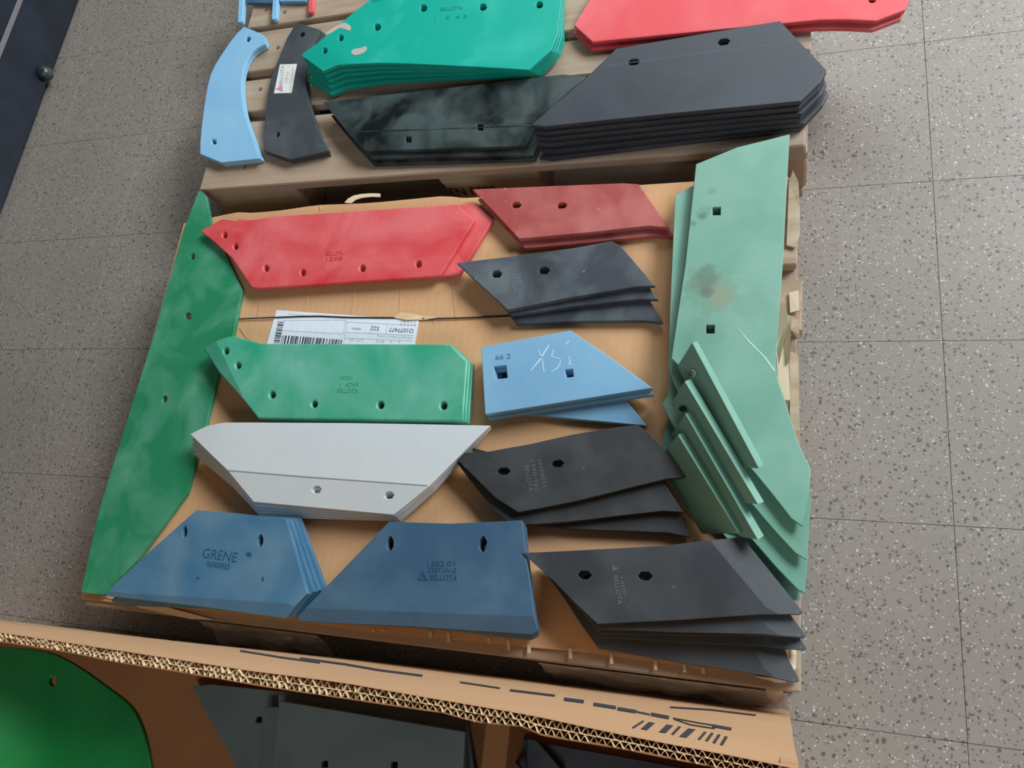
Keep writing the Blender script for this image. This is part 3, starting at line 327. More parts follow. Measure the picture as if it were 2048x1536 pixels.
{"name":"mouldboard","label":"emerald green mouldboard on top of the emerald stack, chipped paint showing","cat":"plough mouldboard","mat":"emerald","t":0.008,"bev":0.0025,"seg":3,"group":"emerald green mouldboards","loc":[-0.6843,1.1226,0.212],"o":[[-272.9,6.4],[-227.8,27.7],[-176.7,77.0],[-129.6,116.6],[-79.9,166.1],[-13.3,174.8],[245.6,140.2],[288.0,72.7],[288.8,-42.3],[280.9,-76.2],[242.4,-116.2],[204.8,-107.8],[141.6,-94.3],[59.5,-77.2],[-13.0,-62.8],[-79.4,-51.1],[-134.7,-45.4],[-174.0,-41.4],[-207.6,-47.7],[-242.7,-19.2]],"holes":[[[-204.9,0.1],[-205.0,-2.9],[-206.4,-5.0],[-208.8,-5.8],[-211.7,-5.1],[-214.5,-3.1],[-216.8,-0.2],[-217.9,3.1],[-217.8,6.1],[-216.4,8.2],[-214.0,9.0],[-211.1,8.3],[-208.2,6.3],[-206.0,3.4]],[[-172.1,26.7],[-172.0,23.1],[-173.3,20.4],[-175.6,19.2],[-178.5,19.7],[-181.6,21.8],[-184.0,25.1],[-185.5,28.9],[-185.6,32.6],[-184.4,35.2],[-182.0,36.5],[-179.1,36.0],[-176.0,33.8],[-173.6,30.5]],[[-89.2,39.8],[-89.3,35.9],[-91.0,33.1],[-93.9,32.0],[-97.5,32.6],[-101.2,34.9],[-104.1,38.5],[-105.6,42.6],[-105.6,46.5],[-103.9,49.3],[-100.9,50.5],[-97.3,49.8],[-93.6,47.5],[-90.8,43.9]],[[8.2,70.1],[8.1,66.3],[6.4,63.6],[3.5,62.4],[0.0,63.0],[-3.4,65.4],[-6.2,69.0],[-7.6,73.1],[-7.5,76.9],[-5.8,79.6],[-2.9,80.8],[0.6,80.1],[4.1,77.8],[6.8,74.2]],[[137.7,48.5],[137.4,44.8],[135.6,42.2],[132.7,41.1],[129.1,41.7],[125.7,44.0],[123.1,47.5],[121.8,51.4],[122.0,55.1],[123.8,57.8],[126.8,58.9],[130.4,58.2],[133.8,55.9],[136.4,52.4]],[[252.6,32.4],[252.3,28.8],[250.7,26.2],[248.1,25.1],[245.0,25.7],[242.0,27.8],[239.7,31.2],[238.6,35.0],[238.9,38.6],[240.5,41.2],[243.2,42.3],[246.3,41.7],[249.3,39.5],[251.6,36.2]]],"F":[[[-226.1,25.6],[-152.6,-46.3],[-0.6993,-0.7148],-0.15]],"B":[],"T":[273.3,-30.5,0.004,0],"copies":[["emerald green mouldboard in the emerald stack, second from the top",[-0.6842,1.1233,0.2015],0.0225],["emerald green mouldboard in the emerald stack, third from the top",[-0.6841,1.1235,0.191],0.0433],["emerald green mouldboard in the emerald stack, fourth from the top",[-0.6858,1.1223,0.1805],0.0706],["emerald green mouldboard in the emerald stack, lowest, nearest the black shares",[-0.6883,1.1196,0.17],0.1047]],"texts":[["stamped_lettering","BELLOTA",[38.5,57.0],-0.1079,49.0,8.7,"emerald_stamp",None],["stamped_lettering","1   2  4 2",[28.8,36.4],-0.1099,71.6,7.6,"emerald_stamp",None]],"marks":[["paint_chip",[[[-145.8,-17.3],[-145.6,-12.6],[-143.1,-7.8],[-134.5,-6.9],[-125.0,-7.0],[-119.3,-5.4],[-115.2,-4.8],[-111.8,-7.6],[-110.5,-11.8],[-112.2,-16.5],[-116.6,-20.7],[-124.4,-23.5],[-132.9,-24.4],[-140.4,-21.1]],[[-219.5,44.3],[-209.5,52.5],[-197.0,61.2],[-186.5,65.1],[-176.6,65.4],[-166.8,59.6],[-159.9,52.1],[-158.7,45.6],[-162.5,42.3],[-173.1,48.3],[-186.1,54.1],[-197.3,48.8],[-207.2,42.2],[-214.6,42.5]]],"chip","bare patch where green paint has come off",0.4]],"prisms":[]},
{"name":"mouldboard","label":"pinkish red mouldboard on top of the red pair at the upper right","cat":"plough mouldboard","mat":"red_top","t":0.008,"bev":0.002,"seg":2,"group":"red mouldboards at the top","loc":[-0.0292,1.1165,0.174],"o":[[-349.6,16.8],[-324.9,72.1],[-294.6,141.9],[-32.3,120.4],[188.8,95.0],[228.5,10.7],[220.8,-32.0],[214.2,-49.5],[170.4,-64.4],[131.0,-54.9],[111.4,-51.3],[84.3,-47.3],[51.5,-45.3],[24.3,-44.3],[-114.3,-38.2],[-309.5,-29.6]],"holes":[[[170.8,-20.6],[170.2,-22.8],[168.7,-24.3],[166.6,-24.9],[164.2,-24.5],[162.1,-23.1],[160.7,-21.0],[160.2,-18.6],[160.8,-16.4],[162.3,-14.8],[164.5,-14.2],[166.8,-14.7],[168.9,-16.1],[170.4,-18.2]]],"F":[],"B":[],"copies":[["pinkish red mouldboard underneath the red pair at the upper right",[-0.034,1.1105,0.162],-0.0009]],"texts":[],"marks":[],"prisms":[]},
{"name":"plough_share","label":"large black plough share with two oval holes on top of the tall black stack","cat":"plough share","mat":"black_big","t":0.0095,"bev":0.0012,"seg":2,"group":"large black plough shares","loc":[-0.1608,0.9401,0.218],"o":[[-261.3,-60.3],[-165.3,33.9],[-121.1,83.9],[23.0,91.7],[152.1,97.5],[222.6,-12.6],[212.9,-35.3],[184.3,-66.9],[-11.3,-65.6],[-236.0,-66.4]],"holes":[[[-77.2,50.0],[-81.5,43.8],[-92.2,43.5],[-98.7,49.5],[-94.4,55.8],[-83.6,56.0]],[[72.9,69.1],[68.5,62.6],[58.1,62.4],[52.0,68.7],[56.3,75.2],[66.8,75.4]]],"F":[],"B":[],"copies":[["large black plough share second from the top of the tall black stack",[-0.1629,0.9367,0.2065],0.0031],["large black plough share third from the top of the tall black stack",[-0.1595,0.9335,0.195],0.0044],["large black plough share fourth from the top of the tall black stack",[-0.1623,0.9309,0.1835],0.0127],["large black plough share fifth from the top of the tall black stack",[-0.1561,0.9272,0.172],0.0262],["large black plough share lowest of the tall black stack",[-0.163,0.9237,0.1605],0.0388]],"texts":[],"marks":[["score_line",[[[-142.2,47.6],[24.6,50.9],[207.5,49.3],[207.4,50.4],[24.5,52.1],[-142.4,48.9]]],"score",None,0.05]],"prisms":[]},
{"name":"plough_share","label":"glossy black plough share with two square holes and dusty smears, topmost of its pile","cat":"plough share","mat":"blackgloss","t":0.0085,"bev":0.0012,"seg":2,"group":"glossy black plough shares","loc":[-0.5649,0.953,0.186],"o":[[-324.3,60.8],[-65.1,58.9],[180.1,57.3],[224.2,46.0],[178.2,0.6],[140.3,-50.0],[125.3,-88.7],[-206.2,-65.2],[-252.4,-19.8]],"holes":[[[-107.7,-57.5],[-120.6,-56.2],[-122.1,-43.5],[-109.2,-44.9]],[[37.9,-48.3],[25.5,-46.9],[23.9,-33.5],[36.4,-35.0]]],"F":[[[-252.3,-20.4],[133.6,-49.2],[-0.0744,-0.9972],-0.12]],"B":[],"copies":[["glossy black plough share in the middle of the low glossy pile",[-0.5535,0.9417,0.176],-0.0067],["glossy black plough share at the bottom of the low glossy pile",[-0.5546,0.9364,0.166],0.0055]],"texts":[],"marks":[["bend_line",[[[-249.9,-21.5],[-50.2,-36.6],[132.7,-49.9],[132.5,-48.2],[-50.5,-34.9],[-250.3,-19.7]]],"blackgloss",None,0.4]],"prisms":[]},
{"name":"shin_plate","label":"light blue curved shin plate with a square hole at each end","cat":"plough shin","mat":"blue_sky","t":0.0075,"bev":0.0012,"seg":2,"group":"light blue curved shin plates","loc":[-1.1345,1.1099,0.1685],"o":[[-25.7,158.7],[8.5,140.2],[19.3,134.3],[31.8,126.6],[40.4,118.3],[46.0,111.8],[45.6,98.1],[37.5,94.9],[26.3,89.8],[17.0,82.1],[11.0,71.0],[7.0,57.2],[5.2,41.7],[5.8,24.6],[8.7,5.8],[13.5,-14.4],[20.4,-36.4],[29.2,-59.7],[39.4,-82.9],[51.3,-106.1],[64.5,-129.0],[77.2,-150.6],[89.9,-171.9],[102.0,-191.9],[110.4,-205.6],[13.0,-205.9],[-48.6,-178.7],[-57.3,-148.6],[-61.2,-129.0],[-66.6,-100.4],[-71.6,-69.3],[-76.5,-35.9],[-80.9,0.3],[-82.1,32.6],[-77.8,58.2],[-70.1,79.6],[-62.2,98.7],[-54.2,116.7],[-46.1,132.2],[-40.3,142.8]],"holes":[[[-0.9,110.8],[-13.1,119.9],[-8.8,129.5],[3.4,120.3]],[[-12.9,-157.5],[-25.6,-156.2],[-29.2,-143.6],[-16.4,-145.0]]],"F":[],"B":[],"copies":[["light blue curved shin plate lying under its twin, only the inner edge showing",[-1.1359,1.1106,0.159],0.011]],"texts":[],"marks":[],"prisms":[]},
{"name":"shin_plate","label":"charcoal curved shin plate carrying a white price sticker","cat":"plough shin","mat":"black_shin","t":0.0075,"bev":0.0012,"seg":2,"group":"charcoal curved shin plates","loc":[-0.9802,1.074,0.1685],"o":[[-40.2,181.7],[-7.8,167.9],[30.1,149.2],[19.1,114.8],[12.4,78.6],[13.7,66.3],[15.6,48.8],[18.1,32.0],[20.8,18.6],[23.9,5.8],[28.4,-7.9],[34.4,-22.9],[41.6,-38.8],[50.2,-56.1],[60.5,-75.8],[72.1,-96.7],[83.7,-116.6],[96.4,-136.2],[109.1,-154.7],[117.9,-167.4],[29.9,-179.3],[-40.8,-150.6],[-49.1,-117.7],[-53.3,-94.1],[-59.2,-60.4],[-63.9,-29.0],[-66.6,-4.9],[-68.1,16.5],[-68.3,36.5],[-66.9,54.9],[-64.2,71.7],[-61.4,88.6],[-58.6,108.1],[-55.8,127.7],[-53.8,141.5]],"holes":[[[-10.6,147.9],[-9.3,143.8],[-10.6,140.1],[-14.2,138.2],[-18.7,138.8],[-22.3,141.7],[-23.7,145.8],[-22.3,149.6],[-18.7,151.5],[-14.2,150.9]],[[-10.8,-117.0],[-13.0,-120.0],[-16.3,-120.8],[-19.3,-118.9],[-21.0,-115.2],[-20.7,-111.0],[-18.5,-107.9],[-15.3,-107.2],[-12.2,-109.1],[-10.5,-112.8]]],"F":[],"B":[],"copies":[["charcoal curved shin plate lying under the one with the sticker",[-0.9801,1.0755,0.159],-0.0182]],"texts":[["sticker_print","BELLOTA",[-34.7,12.2],1.7078,55.3,8.1,"ink",None],["sticker_print","1803  I",[-24.1,17.3],1.642,45.1,6.5,"ink_grey",None],["sticker_print","1803 060   02962",[-8.2,-8.1],1.6932,66.5,4.6,"ink_grey",None]],"marks":[["price_sticker",[[[-54.4,70.2],[-10.5,65.0],[-6.3,-10.9],[-50.8,-6.3]]],"paper","white price sticker",0.3],["sticker_emblem",[[[-49.9,5.2],[-33.9,11.5],[-28.6,-5.4]]],"pink","pink triangle printed on the sticker",0.5]],"prisms":[]},
{"name":"plough_share","label":"dark grey plough share at the back of the pile inside the carton","cat":"plough share","mat":"black_box","t":0.009,"bev":0.0012,"seg":2,"group":"dark plough shares inside the carton","loc":[-0.6202,-0.1403,0.24],"o":[[-221.3,40.7],[-190.5,47.9],[219.1,64.1],[256.3,-50.8],[-63.7,-101.9]],"holes":[[[-89.0,7.7],[-99.0,6.4],[-101.0,14.2],[-91.0,15.5]]],"F":[],"B":[],"copies":[],"texts":[],"marks":[],"prisms":[]},
{"name":"plough_share","label":"dark grey plough share inside the carton, narrow strip showing beside the top one","cat":"plough share","mat":"black_box","t":0.009,"bev":0.0012,"seg":2,"group":"dark plough shares inside the carton","loc":[-0.5412,-0.1418,0.26],"o":[[-155.1,32.1],[-21.3,53.0],[148.4,60.9],[167.5,-48.4],[-139.4,-97.5]],"holes":[],"F":[],"B":[],"copies":[],"texts":[],"marks":[],"prisms":[]},
{"name":"plough_share","label":"dark grey plough share behind the top one inside the carton","cat":"plough share","mat":"black_box","t":0.009,"bev":0.0012,"seg":2,"group":"dark plough shares inside the carton","loc":[-0.5206,-0.1213,0.275],"o":[[-148.5,32.4],[-4.6,39.4],[132.7,35.5],[140.0,-34.1],[-119.6,-73.2]],"holes":[],"F":[],"B":[],"copies":[],"texts":[],"marks":[],"prisms":[]},
{"name":"plough_share","label":"grey plough share with square holes on top of the pile inside the carton","cat":"plough share","mat":"black_box","t":0.009,"bev":0.0012,"seg":2,"group":"dark plough shares inside the carton","loc":[-0.5095,-0.1515,0.295],"o":[[-143.3,56.4],[132.3,54.2],[139.7,-33.8],[-128.6,-76.7]],"holes":[[[-51.4,-14.0],[-60.9,-15.4],[-62.6,-7.8],[-53.1,-6.4]],[[47.1,-0.7],[38.2,-2.0],[36.8,5.4],[45.8,6.7]]],"F":[],"B":[],"copies":[],"texts":[],"marks":[],"prisms":[]},
{"name":"plough_share","label":"added dark sheet standing in for shade in the right half of the carton","cat":"plough share","mat":"charcoal","t":0.008,"bev":0.0012,"seg":2,"group":"dark plough shares inside the carton","loc":[-0.1973,-0.1395,0.235],"o":[[-123.4,38.2],[117.0,33.9],[118.8,-17.2],[-112.5,-54.9]],"holes":[],"F":[],"B":[],"copies":[],"texts":[],"marks":[],"prisms":[]},  # added dark sheet over the tray, in place of the carton's inner shade
{"name":"plough_share","label":"small dark plough share with a pointed tip beside the brown divider in the carton","cat":"plough share","mat":"charcoal","t":0.008,"bev":0.0012,"seg":2,"group":"dark plough shares inside the carton","loc":[-0.287,-0.1365,0.248],"o":[[-22.0,38.6],[-9.8,37.9],[30.4,5.9],[16.7,-38.6],[-15.2,-43.7]],"holes":[],"F":[],"B":[],"copies":[],"texts":[],"marks":[],"prisms":[]},
{"name":"flat_bar","label":"narrow dark bar leaning on the divider inside the carton","cat":"bar","mat":"charcoal","t":0.008,"bev":0.0012,"seg":2,"loc":[-0.3244,-0.1257,0.262],"o":[[-21.9,14.5],[-14.0,16.8],[23.0,-13.2],[13.0,-18.1]],"holes":[],"F":[],"B":[],"copies":[],"texts":[],"marks":[],"prisms":[]},
{"name":"mouldboard","label":"large deep green mouldboard leaning inside the carton at the left","cat":"plough mouldboard","mat":"green_box","t":0.006,"bev":0.002,"seg":2,"loc":[-0.7648,-0.1088,0.52],"o":[[-154.6,42.6],[-148.1,44.0],[-138.5,46.0],[-127.2,47.4],[-113.4,48.4],[-97.0,48.9],[-79.4,48.3],[-63.3,46.0],[-47.2,42.6],[-30.9,38.3],[-13.6,33.0],[3.3,26.8],[18.8,20.8],[33.1,15.2],[46.2,9.7],[57.3,3.8],[65.7,-2.7],[72.4,-9.5],[78.3,-16.4],[83.6,-23.2],[88.2,-30.2],[92.9,-37.9],[98.6,-48.0],[104.4,-58.7],[108.4,-66.2],[130.1,-121.5],[-68.2,-147.4]],"holes":[[[-51.8,17.9],[-51.3,15.2],[-51.9,13.0],[-53.5,11.6],[-55.7,11.4],[-58.2,12.3],[-60.5,14.1],[-62.0,16.6],[-62.5,19.3],[-61.9,21.5],[-60.3,22.9],[-58.1,23.1],[-55.6,22.2],[-53.4,20.4]]],"F":[[[-67.2,51.4],[1.2,-101.8],[-0.9132,-0.4076],0.18],[[-84.0,49.6],[-14.0,-104.2],[-0.9103,-0.4139],0.2],[[-100.9,47.8],[-29.4,-106.6],[-0.9074,-0.4203],0.25]],"B":[[[-37.1,54.7],[0.9134,0.407],-1.5]],"copies":[],"texts":[],"marks":[],"prisms":[]}
]
